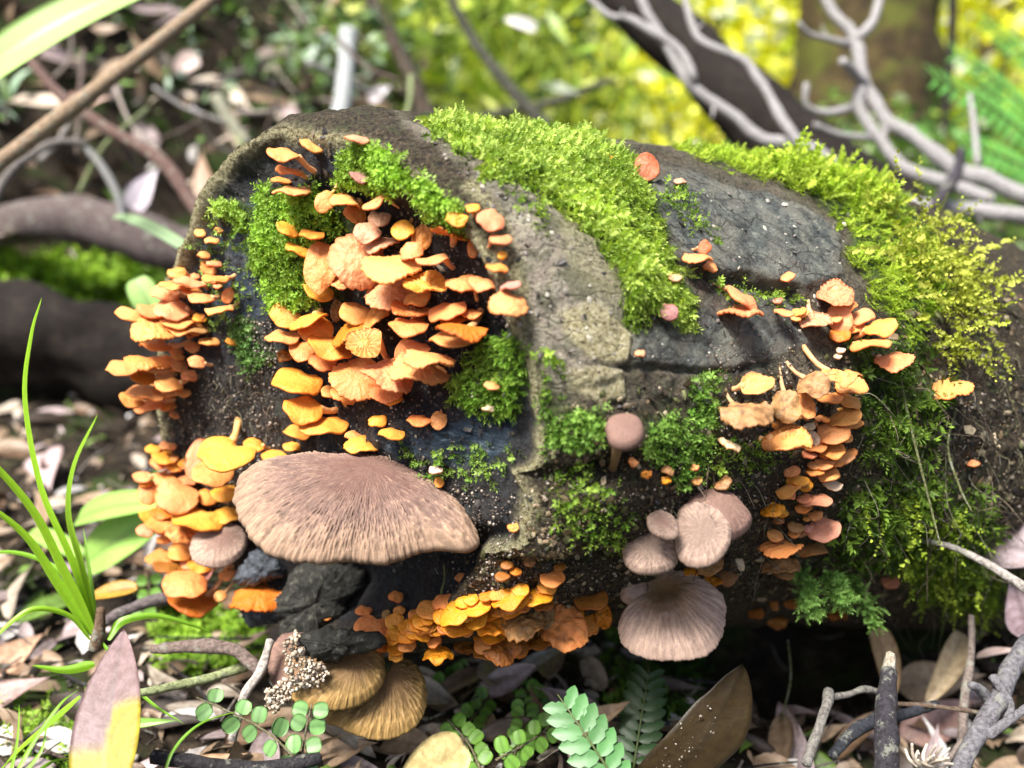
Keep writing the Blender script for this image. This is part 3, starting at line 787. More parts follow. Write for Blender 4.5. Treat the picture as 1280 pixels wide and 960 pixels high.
# ------------------------------------------------------------------ the littered bank and the leaf litter
LT = leaf_shape(1, 0.34, nu=6, nv=3, fold=0.3, curl=0.5)
def clear_hollow(x, y):
    hx, hy = np.array([on_ground(*p)[:2] for p in ((850, 800), (1095, 815))]).T      # the dark hollow under the log stays bare
    ab = np.array([hx[1]-hx[0], hy[1]-hy[0]]); t = np.clip(((x-hx[0])*ab[0]+(y-hy[0])*ab[1])/(ab@ab), 0, 1)
    m = np.hypot(x-hx[0]-t*ab[0], y-hy[0]-t*ab[1]) > 0.07
    return x[m], y[m]
def litter_stuff(name, n, xr, yr, size, pal, wts, label, lift=0.01, tilt=0.6):
    x = rng.uniform(*xr, n); y = yr[0]+(yr[1]-yr[0])*rng.random(n)**1.3
    x, y = clear_hollow(x, y); n = len(x)
    z = ground_z(x, y)+lift*rng.random(n)
    D = nrm(rng.normal(size=(n, 3))*tilt+np.array([0, 0, 1.0]))
    X, Y, Z = rot_frames(D, rng.uniform(0, 6.28, n))
    S = (size[0]+(size[1]-size[0])*rng.random(n)**2)[:, None]*np.array([[1, 1, 1]])*(0.7+0.6*rng.random((n, 3)))
    pal = np.array(pal); c = pal[rng.choice(len(pal), n, p=np.array(wts)/np.sum(wts))]*(0.6+0.7*rng.random((n, 1)))
    tw = np.stack([x, y, z], -1)
    V, F, C = scatter(LT, tw, X, Y, Z, S, c)
    return tag(mk(name, V, F, M['litter'], None, C), label, 'leaf litter', kind='stuff')
DEAD = [(0.16, 0.10, 0.06), (0.32, 0.23, 0.15), (0.52, 0.44, 0.35), (0.05, 0.035, 0.025), (0.40, 0.32, 0.32), (0.16, 0.28, 0.05), (0.62, 0.60, 0.58)]
litter_stuff('leaf_litter', 5200, (-0.55, 0.75), (0.30, 1.3), (0.008, 0.034), DEAD, [4, 5, 4, 4, 2, 1.2, 1], 'small dead leaf scraps covering the forest floor')
litter_stuff('bank_litter', 9000, (-2.4, 1.6), (1.2, 4.5), (0.02, 0.09), DEAD+[(0.12, 0.22, 0.05), (0.2, 0.32, 0.2)], [4, 4, 3, 5, 2, 2, 1.2, 3, 1], 'blurred dead leaves and scraps over the bank', lift=0.12, tilt=1.6)
cs = [pt(rng.uniform(-60, 430), rng.uniform(-30, 260), rng.uniform(1.5, 2.6)) for _ in range(70)]
leaf_cloud('bank_greenery', clumps(4200, cs, (0.07, 0.09, 0.05)), (0.012, 0.05), [(0.14, 0.24, 0.06), (0.34, 0.48, 0.28), (0.05, 0.09, 0.03), (0.5, 0.62, 0.5)], [4, 3, 3, 1.5], 'small blurred green plants growing on the bank', 'plants')
# sticks and stalks strewn over the bank, each a thing
for k in range(46):
    px, py = rng.uniform(-20, 520), rng.uniform(-10, 330); d0 = rng.uniform(1.1, 1.9)
    if 215 < px and py > 250: continue
    a = rng.uniform(-1.2, 1.2)+(math.pi/2 if rng.random() < 0.4 else 0); L_ = rng.uniform(40, 150)
    c_ = [(0.45, 0.38, 0.33), (0.18, 0.13, 0.11), (0.30, 0.36, 0.16), (0.55, 0.52, 0.5)][k % 4]
    stick('thin_stick', [(px-math.cos(a)*L_/2, py-math.sin(a)*L_/2), (px+rng.normal()*7, py+rng.normal()*7), (px+math.cos(a)*L_/2, py+math.sin(a)*L_/2)], [d0, d0+rng.normal()*0.1], [rng.uniform(1.5, 4.5), rng.uniform(1, 3)], c_,
          'thin blurred stick or stalk lying on the littered bank', 'stick', 'thin sticks strewn over the bank')
# fine twigs in the litter, one mass
parts = []
for k in range(420):
    x, y = rng.uniform(-0.5, 0.7), 0.3+rng.random()**1.4*1.1; z = float(ground_z(x, y))+0.004+0.01*rng.random()
    a = rng.uniform(0, 3.14); l = rng.uniform(0.015, 0.07); r = rng.uniform(0.0004, 0.0016)
    d = np.array([math.cos(a), math.sin(a), rng.normal()*0.25])*l
    p0 = np.array([x, y, z]); V, F = tube([p0-d/2, p0+rng.normal(size=3)*0.003, p0+d/2], [r, r*0.6], 5, sub=3)
    parts.append((V, F, np.array([(0.14, 0.10, 0.08), (0.35, 0.30, 0.26), (0.05, 0.045, 0.05)][k % 3])*rng.uniform(0.6, 1.3)))
V, F, C = join(parts); tag(mk('twig_litter', V, F, M['twig'], None, C), 'thin broken twigs lying among the dead leaf scraps', 'twigs', kind='stuff')
# crumbs of soil and gravelly bits
ico = (np.array([[1, 0, 0], [-1, 0, 0], [0, 1, 0], [0, -1, 0], [0, 0, 1], [0, 0, -1]])*0.5, np.array([[0, 2, 4], [2, 1, 4], [1, 3, 4], [3, 0, 4], [2, 0, 5], [1, 2, 5], [3, 1, 5], [0, 3, 5]]))
def crumbs(P, size, pal, name, label, cat, mat='litter', sq=(0.6, 1.2)):
    n = len(P); D = rng.normal(size=(n, 3)); X, Y, Z = rot_frames(D, rng.uniform(0, 6.28, n))
    S = (size[0]+(size[1]-size[0])*rng.random(n)**2.5)[:, None]*rng.uniform(*sq, (n, 3))
    pal = np.array(pal); c = pal[rng.integers(0, len(pal), n)]*(0.6+0.7*rng.random((n, 1)))
    V, F, C = scatter(ico, P, X, Y, Z, S, c)
    return tag(mk(name, V, F, M[mat], None, C), label, cat, kind='stuff')
x = rng.uniform(-0.5, 0.7, 9000); y = 0.28+rng.random(9000)**1.5*1.0
x, y = clear_hollow(x, y)
crumbs(np.stack([x, y, ground_z(x, y)+0.002], -1), (0.001, 0.006), [(0.03, 0.02, 0.015), (0.12, 0.09, 0.06), (0.4, 0.36, 0.3), (0.06, 0.05, 0.04)], 'soil_crumbs', 'dark soil crumbs and small stones on the forest floor', 'soil')

# hero leaves of the foreground, each a thing
def gleaf(label, a, b, wpx, col, da=None, db=None, lift=0.012, up=(0, -0.5, 0.85), **kw):
    A = on_ground(*a, 0.004) if da is None else pt(*a, da)
    B = on_ground(*b, lift) if db is None else pt(*b, db)
    d = (proj(A[None])[2][0]+proj(B[None])[2][0])/2
    return place_leaf('dead_leaf', A, B, wpx/FPX*d, col, label, 'leaf', up=up, **kw)
gleaf('lance shaped dead leaf, lilac above and yellow below, at the bottom left', (122, 1010), (152, 782), 82, (0.20, 0.13, 0.13), 0.345, 0.40, up=(0.1, -0.95, 0.3), fold=0.18, curl=0.15, col2=(0.34, 0.28, 0.02), split=0.40, tip=0.9, base=0.5, nu=30, nv=17)
gleaf('large curled olive brown leaf standing below the funnel mushroom', (810, 1015), (938, 854), 118, (0.024, 0.015, 0.004), 0.375, 0.435, up=(-0.75, -0.5, 0.4), fold=0.1, curl=-0.5, tip=0.8, base=0.6, nu=26, nv=15, wav=0.06, seed=4)
gleaf('pale yellow dead leaf poking up at the bottom centre', (500, 985), (584, 928), 62, (0.62, 0.50, 0.22), 0.36, 0.39, up=(0.2, -0.6, 0.7), fold=0.2, curl=0.1, tip=0.5)
gleaf('tan dead leaf at the left edge below the grass tuft', (-25, 850), (58, 785), 44, (0.52, 0.33, 0.22), up=(0.1, -0.6, 0.7))
gleaf('purple brown dead leaf at the left edge under the tan leaf', (-40, 890), (62, 842), 40, (0.36, 0.24, 0.22), lift=0.02)
gleaf('brown dead leaf lying right below the two brown brackets', (470, 920), (562, 938), 44, (0.34, 0.24, 0.16), lift=0.02, wav=0.1)
gleaf('curled brown dead leaf left of the round leaved plant top', (398, 948), (468, 925), 38, (0.40, 0.28, 0.18), lift=0.02, wav=0.15)
gleaf('orange brown dead leaf with dark tip at the bottom edge', (215, 975), (308, 938), 32, (0.50, 0.32, 0.18), lift=0.02)
gleaf('pinkish dead leaf on the ground right of the black stick', (1130, 925), (1225, 868), 52, (0.42, 0.26, 0.22), lift=0.02, wav=0.12)
gleaf('upright torn tan leaf behind the black stick', (1118, 880), (1096, 782), 34, (0.45, 0.30, 0.15), 0.56, 0.57, up=(0.2, -1, 0.1), fold=0.5, tip=0.35)
gleaf('rolled tan leaf leaning right of the black stick', (1160, 880), (1208, 788), 32, (0.48, 0.37, 0.22), 0.55, 0.58, up=(-0.5, -1, 0.1), fold=0.5, tip=0.4)
gleaf('broad pale leaf lying behind the rolled tan leaf', (1120, 858), (1235, 842), 50, (0.42, 0.32, 0.22), 0.62, 0.60, up=(0, -0.7, 0.7))
gleaf('broad grey leaf against the right edge', (1195, 670), (1310, 690), 80, (0.36, 0.30, 0.32), 0.55, 0.50, up=(-0.2, -0.7, 0.7), curl=0.3, tip=0.6)
gleaf('lilac leaf standing at the right edge below the grey leaf', (1290, 800), (1262, 715), 46, (0.36, 0.27, 0.30), 0.52, 0.52, up=(-0.3, -1, 0.1))
gleaf('narrow pale leaf pointing right near the right edge', (1215, 818), (1285, 810), 14, (0.50, 0.40, 0.38), 0.55, 0.52)
gleaf('pinkish grey leaf lying flat behind the grass tuft', (55, 560), (60, 610), 48, (0.55, 0.42, 0.42), 0.85, 0.8, up=(0.3, -1, 0.3))
gleaf('mustard yellow dead leaf lying behind the grass tuft', (108, 745), (172, 732), 24, (0.40, 0.22, 0.02), 0.52, 0.52, tip=0.5)
gleaf('white dead leaf caught on twigs of the bank', (160, 265), (198, 205), 34, (0.66, 0.60, 0.68), 1.2, 1.2, up=(0, -1, 0.2))
gleaf('pink brown dead leaf on the bank below the tan cane', (70, 135), (140, 118), 30, (0.42, 0.26, 0.2), 1.2, 1.2, up=(0, -0.9, 0.4))
gleaf('long brown dead leaf hanging on the bank beside the log', (262, 285), (248, 180), 34, (0.34, 0.22, 0.14), 1.15, 1.2, up=(0, -1, 0.2))
gleaf('pale pinkish dead leaf high on the bank', (300, 95), (370, 50), 34, (0.58, 0.46, 0.42), 1.7, 1.7, up=(0, -1, 0.3))
gleaf('round cream dead leaf among the bank leaves', (215, 88), (248, 70), 28, (0.66, 0.52, 0.48), 1.5, 1.5, up=(0, -1, 0.3), tip=0.4)
gleaf('pale leaf scrap beside the blurred white stick', (460, 125), (490, 105), 18, (0.66, 0.62, 0.66), 1.6, 1.6, up=(0, -1, 0.3))
gleaf('bright white leaf scrap hanging in the green foliage', (630, 22), (672, 34), 16, (0.8, 0.78, 0.76), 1.8, 1.8, up=(0, -1, 0.3), tip=0.3)
# many more single leaves lying about; nothing tells them apart
for grp, lab, nL, box, sz in (('dead leaves strewn over the floor', 'brown or grey dead leaf lying on the littered floor round the log', 120, (-20, 1300, 800, 975), (0.020, 0.050)),
                              ('dead leaves left of the log', 'blurred dead leaf lying between the grass tuft and the log', 70, (-20, 300, 500, 800), (0.025, 0.065)),
                              ('dead leaves on the bank', 'blurred dead leaf lying on the bank behind', 90, (-30, 560, -20, 330), (0.05, 0.13))):
    specs = []
    CN = ['brown', 'tan', 'pale grey', 'dark brown', 'lilac grey', 'greenish', 'whitish']
    for k in range(nL):
        px, py = rng.uniform(box[0], box[1]), rng.uniform(box[2], box[3])
        A = on_ground(px, py, 0.008 if box[2] > 400 else 0.05)
        if A[1] > 5 or len(clear_hollow(A[:1], A[1:2])[0]) == 0: continue
        ci = int(rng.choice(7, p=[.17, .22, .24, .08, .16, .03, .10]))
        reg = ['at the bottom left corner', 'below the left mushrooms', 'beneath the brown brackets', 'left of the bright fern', 'around the dark ferns', 'left of the black stick', 'right of the black stick'][int(np.searchsorted([150, 330, 540, 680, 840, 1090], px))]
        specs.append((reg, ci, px, A, k))
    cnt = {}
    for sp in sorted(specs, key=lambda s_: s_[:3]):
        cnt.setdefault(sp[:2], []).append(sp[4])
    for reg, ci, px, A, k in specs:
        L = rng.uniform(*sz); a = rng.uniform(0, 6.28)
        B = A+np.array([math.cos(a), math.sin(a), rng.normal()*0.25])*L
        c = np.array(DEAD[ci])*rng.uniform(0.75, 1.25)
        lb = lab
        if box[2] >= 800:
            m = cnt[(reg, ci)]; j = m.index(k)
            lb = f"{CN[ci]} dead leaf lying {reg}" if len(m) == 1 else f"{['leftmost', 'second', 'third', 'fourth', 'fifth', 'sixth', 'seventh', 'eighth', 'ninth', 'tenth'][min(j, 9)]}{'' if j == 0 else ' from the left'} of the {CN[ci]} dead leaves {reg}"
        place_leaf('dead_leaf', A, B, L*rng.uniform(0.22, 0.45), c, lb, 'leaf', grp, up=nrm(np.array([rng.normal()*0.5, -0.45, 1])), fold=rng.uniform(0, 0.4),
                   curl=rng.uniform(-0.3, 0.7), tip=rng.uniform(0.5, 1.4), base=rng.uniform(0.4, 0.9), wav=rng.uniform(0, 0.15), seed=k, nu=9, nv=5)

# foreground twigs on the right
black = thing('broken_stick', pt(1108, 1000, 0.40), 'thick black broken stick standing upright with a pale broken top', 'stick')
stick('bark', [(1106, 1010), (1108, 930), (1108, 880), (1111, 838)], [0.40, 0.44], [15, 14, 13, 11], (0.055, 0.05, 0.06), None, parent=black, n=14, rough=0.25, freq=110)
stick('broken_wood', [(1110, 842), (1112, 828), (1113, 816)], [0.44, 0.442], [8, 7, 5], (0.72, 0.62, 0.48), None, parent=black, n=8)
def twig(label, limbs, col, cat='twig'):
    e = thing('twig', pt(*limbs[0][0][0], limbs[0][2][0]), label, cat)
    for k, (p, r, d) in enumerate(limbs): stick('limb', p, d, r, col, None, parent=e, rough=0.35, seed=k+11, freq=150)
twig('crooked grey green twig standing below the dark hollow', [([(1008, 955), (1022, 915), (1034, 880), (1036, 866)], [6, 6, 7], [0.40, 0.44]), ([(1034, 872), (1060, 868), (1080, 862), (1102, 866)], [5, 4, 5], [0.44, 0.46])], (0.30, 0.28, 0.25))
twig('stout grey lichened branch with stubs at the bottom right corner', [([(1188, 985), (1215, 930), (1245, 880), (1262, 840), (1285, 800)], [9, 11, 12, 11], [0.40, 0.47]),
     ([(1242, 885), (1225, 862), (1214, 856)], [7, 6, 5], [0.44, 0.43]), ([(1258, 905), (1262, 880), (1240, 845)], [6, 6], [0.43, 0.44]), ([(1235, 920), (1262, 900), (1290, 880)], [6, 5], [0.42, 0.42])], (0.26, 0.25, 0.27))
twig('thin grey brown twig standing between the tan leaves', [([(1206, 990), (1203, 930), (1206, 870), (1214, 820), (1214, 770)], [6, 6, 5, 4], [0.46, 0.52]), ([(1203, 925), (1185, 950), (1165, 975)], [4, 3], [0.46, 0.45])], (0.30, 0.24, 0.21))
twig('long pale arching twig in front of the right end of the log', [([(1090, 668), (1130, 672), (1185, 682), (1225, 700), (1262, 722), (1310, 755)], [2.5, 4, 5, 6], [0.50, 0.44])], (0.55, 0.50, 0.46))
twig('black bent twig lying beneath the black stick', [([(1040, 945), (1062, 920), (1090, 902), (1130, 893), (1170, 880)], [7, 8, 6], [0.43, 0.47])], (0.05, 0.055, 0.07))
twig('thin brown twig crossing the pink leaf', [([(1120, 880), (1160, 882), (1220, 890), (1290, 900)], [3, 3], [0.47, 0.45])], (0.2, 0.14, 0.1))
twig('grey twig lying under the left mushroom clusters', [([(110, 790), (165, 760), (230, 742), (270, 735)], [6, 8, 7], [0.50, 0.55])], (0.24, 0.2, 0.2))
twig('brown arched root left of the brown brackets', [([(190, 812), (240, 808), (290, 812), (330, 842)], [6, 9, 8], [0.46, 0.44])], (0.28, 0.21, 0.18))
twig('smooth white curved stem beside the brown brackets', [([(338, 800), (325, 840), (305, 870), (290, 925)], [5, 6, 5], [0.44, 0.42])], (0.75, 0.68, 0.62))
twig('dark twig along the bottom edge under the round leaved plant', [([(190, 945), (260, 955), (330, 960), (400, 948)], [9, 8], [0.38, 0.40])], (0.05, 0.045, 0.05))
twig('pale straight grass stalk lying left of the log', [([(150, 870), (210, 860), (270, 845), (320, 828)], [4, 6, 7], [0.42, 0.46])], (0.45, 0.52, 0.25))

# white branching coral lichen at the bottom
e = thing('coral_fungus', pt(1160, 960, 0.40), 'small white branching coral fungus at the bottom edge', 'fungus')
for k in range(16):
    a = -80+160*k/15+rng.normal()*8; l = rng.uniform(18, 34); bx, by = 1160+rng.uniform(-14, 14), 958
    p = [(bx, by), (bx+math.sin(math.radians(a))*l*0.5, by-math.cos(math.radians(a))*l*0.5), (bx+math.sin(math.radians(a+15))*l, by-math.cos(math.radians(a+10))*l)]
    stick('branch', p, [0.40, 0.40+rng.uniform(-0.01, 0.01)], [2.6, 2.2, 1.6], (0.50, 0.46, 0.40), None, mat='flesh', parent=e, n=6, rough=0.2)

# grass tuft on the left
def blade(parent, pts, depths, wpx, col):
    P = catmull(px_path(pts, depths), 6); m = len(P); T = nrm(np.gradient(P, axis=0))
    side = nrm(np.cross(T, FW + 0.3*RT)); nn = np.cross(side, T)
    s = np.linspace(0, 1, m); wd = wpx/FPX*np.mean(depths)/2*np.clip((1-s)**0.55, 0.02, 1)*sstep(-0.15, 0.2, s)
    q = np.array([-1, -0.4, 0, 0.4, 1.0]); V = (P[:, None, :]+side[:, None, :]*(q[None, :]*wd[:, None])[:, :, None]+nn[:, None, :]*((np.abs(q)[None, :]*wd[:, None])*0.35)[:, :, None])
    C = np.tile(np.array(col), (m*5, 1)).reshape(m, 5, 3)*np.array([1, 0.92, 0.8, 0.92, 1])[None, :, None]
    return mk('blade', V.reshape(-1, 3), grid_faces(m, 5), M['leaf'], parent, C.reshape(-1, 3), org=np.array(parent.location))
e = thing('grass_tuft', pt(125, 800, 0.45), 'tuft of broad bright green grass blades left of the log', 'grass tuft')
G1 = (0.34, 0.62, 0.03); G2 = (0.24, 0.50, 0.03)
for pts, dd, wp, c in [([(118, 790), (88, 700), (50, 610), (30, 500), (38, 420), (52, 372)], (0.45, 0.43), 13, G1), ([(122, 795), (98, 700), (84, 640), (92, 580), (122, 518)], (0.45, 0.46), 13, G1),
                       ([(118, 795), (80, 720), (40, 640), (-20, 570), (-60, 540)], (0.45, 0.40), 20, G1), ([(115, 795), (70, 730), (30, 670), (-30, 620)], (0.45, 0.42), 22, G1),
                       ([(112, 800), (85, 770), (40, 762), (0, 790), (-30, 830)], (0.45, 0.42), 10, G1), ([(135, 800), (150, 778), (190, 770), (235, 780), (265, 792)], (0.45, 0.47), 12, G2),
                       ([(118, 798), (95, 740), (60, 705), (10, 690), (-40, 700)], (0.45, 0.48), 10, G2), ([(120, 790), (112, 720), (104, 660)], (0.45, 0.47), 9, G2),
                       ([(100, 870), (60, 905), (20, 940), (-10, 975)], (0.42, 0.38), 9, G1), ([(125, 800), (160, 850), (190, 880), (230, 905)], (0.45, 0.43), 8, G2), ([(118, 830), (80, 838), (40, 832)], (0.46, 0.46), 14, (0.25, 0.5, 0.02))]:
    blade(e, pts, dd, wp, c)
e2 = thing('grass_tuft', pt(15, 960, 0.37), 'small low tuft of green grass at the bottom left corner', 'grass tuft')
for pts, wp in [([(10, 985), (40, 930), (75, 880), (98, 862)], 7), ([(5, 990), (20, 930), (24, 880)], 8), ([(0, 985), (-15, 930), (-40, 890)], 8), ([(20, 990), (60, 955), (105, 945)], 7), ([(15, 985), (50, 940), (60, 905), (88, 880)], 6), ([(200, 990), (215, 940), (250, 905), (300, 888)], 5)]:
    blade(e2, pts, (0.37, 0.40), wp, G2)
V, F = tube(px_path([(118, 812), (124, 790), (126, 760)], [0.45, 0.45]), [0.0035, 0.003, 0.002], 10, 0.4, 4); mk('root_stock', V, F, M['twig'], e, (0.25, 0.16, 0.10), org=pt(125, 800, 0.45))
e = thing('broad_leaved_herb', pt(90, 640, 0.62), 'plant with broad blurred light green leaves behind the grass tuft', 'plant')
for a, b, wp, dd, up in [((85, 645), (200, 622), 42, (0.62, 0.58), (0, -0.6, 0.8)), ((98, 705), (205, 640), 62, (0.62, 0.60), (0.2, -0.7, 0.7)), ((100, 690), (30, 660), 26, (0.62, 0.66), (0, -0.6, 0.8))]:
    place_leaf('leaf', pt(*a, dd[0]), pt(*b, dd[1]), wp/FPX*0.6, (0.42, 0.66, 0.16), None, mat='leaf', parent=e, up=up, tip=0.5, base=0.4, curl=0.3)
def greenleaf(label, a, b, da, db, wp, col, **kw):
    place_leaf('green_leaf', pt(*a, da), pt(*b, db), wp/FPX*(da+db)/2, col, label, 'leaf', mat='leaf', up=(0.1, -0.8, 0.6), **kw)
greenleaf('large blurred pale green blade leaf in the upper left corner', (-60, 100), (215, -45), 0.62, 0.66, 62, (0.45, 0.62, 0.22), tip=0.5, base=0.3)
greenleaf('narrow grey green leaf pointing at the log from the left', (125, 255), (250, 312), 0.80, 0.66, 16, (0.38, 0.52, 0.30), tip=0.5)
greenleaf('small pale green leaf behind the upper left mushroom shelf', (168, 345), (196, 400), 0.62, 0.62, 36, (0.45, 0.66, 0.22), tip=0.4, base=0.3)
greenleaf('yellow green grass leaf lying flat left of the lilac leaf', (150, 905), (225, 900), 0.45, 0.45, 12, (0.30, 0.52, 0.1))

# sprig of round leaves
def round_sprig(label, stem, d, pairs, r, col):
    P = px_path(stem, d); e = thing('round_leaved_sprig', P[0], label, 'plant')
    V, F = tube(P, [0.0007, 0.0004], 6); mk('stem', V, F, M['twig'], e, (0.25, 0.22, 0.12), org=P[0])
    C = catmull(P, 8)
    for k in range(pairs):
        c = C[int((k+0.5)/pairs*(len(C)-1))]; T = nrm(C[-1]-C[0]); S_ = nrm(np.cross(T, (0.1, -0.8, 0.5)))
        for sg in (-1, 1):
            dr = nrm(S_*sg+T*0.35+rng.normal(size=3)*0.12); B = c+dr*r*2*rng.uniform(0.85, 1.1)
            place_leaf('leaf', c+dr*0.0008, B, r*1.7, np.array(col)*rng.uniform(0.75, 1.15), None, mat='leaf', parent=e, up=nrm(np.array([rng.normal()*0.25, -0.8, 0.6+rng.normal()*0.2])), tip=0.42, base=0.42, fold=0.12, curl=0.1, nu=9, nv=7)
    return e
RG = (0.22, 0.42, 0.14)
round_sprig('sprig of small round green leaves slanting along the bottom left', [(376, 955), (340, 920), (300, 896), (246, 872)], [0.40, 0.42], 5, 0.0046, RG)
round_sprig('upright sprig of round green leaves under the brown brackets', [(372, 975), (378, 940), (384, 905), (390, 880)], [0.40, 0.415], 4, 0.0046, RG)
for k, (a, b, d, n_) in enumerate([((560, 925), (610, 870), 0.50, 5), ((640, 950), (655, 880), 0.48, 6), ((600, 960), (560, 900), 0.46, 5), ((690, 900), (640, 850), 0.52, 5), ((545, 860), (585, 835), 0.56, 4), ((620, 950), (690, 905), 0.45, 4), ((175, 775), (185, 715), 0.60, 3)]):
    round_sprig(['loose herb sprig right of the lowest brown bracket', 'tall herb sprig left of the green fern', 'low herb sprig at the bottom centre', 'herb sprig in the shade above the green fern',
                 'small pale herb sprig under the orange shelf', 'herb sprig reaching to the green fern from the left', 'tiny blurred clover like sprig behind the grass tuft'][k], [a, ((a[0]+b[0])/2+6, (a[1]+b[1])/2), b], [d-0.02, d+0.02], n_, 0.0045, (0.20, 0.40, 0.06))
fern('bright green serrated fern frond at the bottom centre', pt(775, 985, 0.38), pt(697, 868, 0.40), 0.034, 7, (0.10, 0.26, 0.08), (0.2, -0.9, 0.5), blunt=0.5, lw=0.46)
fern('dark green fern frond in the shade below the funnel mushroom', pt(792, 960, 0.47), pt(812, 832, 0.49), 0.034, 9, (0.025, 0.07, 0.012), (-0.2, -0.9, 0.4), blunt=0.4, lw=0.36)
# ------------------------------------------------------------------ mushrooms
TONE = dict(O=((0.73, 0.285, 0.082), 'orange'), Y=((0.78, 0.34, 0.05), 'amber'), S=((0.71, 0.295, 0.13), 'salmon'), P=((0.72, 0.33, 0.115), 'peach'),
            T=((0.34, 0.185, 0.075), 'tan'), D=((0.56, 0.18, 0.02), 'rust'), N=((0.30, 0.12, 0.02), 'brown'), M=((0.32, 0.17, 0.14), 'mauve'),
            K=((0.60, 0.29, 0.20), 'pink'), W=((0.66, 0.50, 0.38), 'whitish'), G=((0.66, 0.26, 0.012), 'golden'), R=((0.42, 0.12, 0.055), 'red'))
STY = dict(t='smooth', k='kidney-shaped', u='pored', w='lumpy', r='ribbed', c='crumpled', g='gilled')

def cap_geom(a, b, H, th, seed, sty, nr=12, nt=34, outline=None, wav=0.17, ctr=(0, 0), fine=0.0):
    """closed cap: top skin, rounded rim, hollow underside. x right, y back, z up"""
    ang = np.linspace(0, 2*math.pi, nt, endpoint=False)
    if outline is not None:
        R = outline
    else:
        e = np.stack([np.cos(ang)*1.3, np.sin(ang)*1.3, 0*ang+seed*3.7], -1)
        R = 1 + wav*fbm(e, 3, seed % 91)
        if sty == 'k': R = R*(1-0.42*np.exp(-((np.abs(ang-math.pi*(0.5 if seed % 2 else 0.42)))/0.42)**2))
        if seed % 3 == 0: R = R*(1-0.16*np.exp(-((ang-(seed*1.3) % 6.0)/0.16)**2))
        if sty in 'crw': R = R*(1+0.025*np.sin(ang*17+seed)+0.02*np.sin(ang*29))
    ns = nr*2+4
    s_top = np.linspace(0, 1, nr+1)[:-1]**0.85*0.965
    rows = []
    def zt(r): return H*(1-np.abs(r)**2.3)
    for r in s_top: rows.append((r, zt(r), 1.0))
    for k in range(5):
        f = math.pi*(k/4); rows.append((0.965+0.035*math.sin(f), -th/2+th/2*math.cos(f) + zt(0.975), 1.0 if k < 2 else 0.0))
    for r in s_top[::-1]: rows.append((r, zt(r)*0.8-th*(1-0.0*r), 0.0))
    rho = np.array([r[0] for r in rows]); zz = np.array([r[1] for r in rows]); topf = np.array([r[2] for r in rows])
    RHO, A = np.meshgrid(rho, ang, indexing='ij'); RR_ = np.broadcast_to(R, RHO.shape)
    x = RHO*RR_*np.cos(A)*a; y = RHO*RR_*np.sin(A)*b; z = np.repeat(zz[:, None], nt, 1)
    if ctr != (0, 0): x = x+ctr[0]*a*(1-RHO); y = y+ctr[1]*b*(1-RHO)
    q = np.stack([x/a*1.5, y/a*1.5, 0*x+seed], -1).reshape(-1, 3)
    lump = {'t': 0.10, 'k': 0.09, 'u': 0.10, 'w': 0.13, 'r': 0.09, 'c': 0.32, 'g': 0.08}[sty]
    lump *= 1 if outline is None else 0.5
    z = z + a*lump*fbm(q, 3, seed % 53).reshape(z.shape)*(0.4+RHO)
    z = z + a*0.13*np.sin(A*2+seed)*RHO**2*(0.5 if sty in 'tk' else 1)*(1 if outline is None else 0.3)
    wv_ = 1.0 if outline is None else 0.22
    z = z + wv_*(a*0.07*np.sin(A*3+seed*1.7)*RHO**2 + a*0.045*np.sin(A*5+seed*2.3)*RHO**3)
    if sty in 'wc': z = z + a*0.035*fbm(q*4, 2, 5).reshape(z.shape)
    if sty in 'rwc': z = z + a*0.03*np.sin(A*(21+seed % 7)+3*fbm(q, 2, 7).reshape(z.shape))*sstep(0.3, 1, RHO)
    pit = np.zeros_like(z)
    if sty in 'ug':
        n_g = 16+seed % 5
        g_ = np.abs(np.sin(A*n_g/2+1.4*fbm(q, 2, 7).reshape(z.shape)))
        c_ = 1 if sty == 'g' else np.abs(np.sin(RHO*7.5+A*0.7))
        pit = (1-np.minimum(g_, c_)*1.0)**2*sstep(0.15, 0.4, RHO)
        z = z - 1.6*zt(RHO)*1.0 + H*0.6 - a*0.10*(pit < 0.45)*sstep(0.15, 0.4, RHO)*(np.repeat(topf[:, None], nt, 1))
    V = np.stack([x, y, z], -1).reshape(-1, 3)
    return V, grid_faces(len(rows), nt, True)[:, ::-1], RHO.ravel(), A.ravel(), np.repeat(topf, nt), q, pit.ravel()

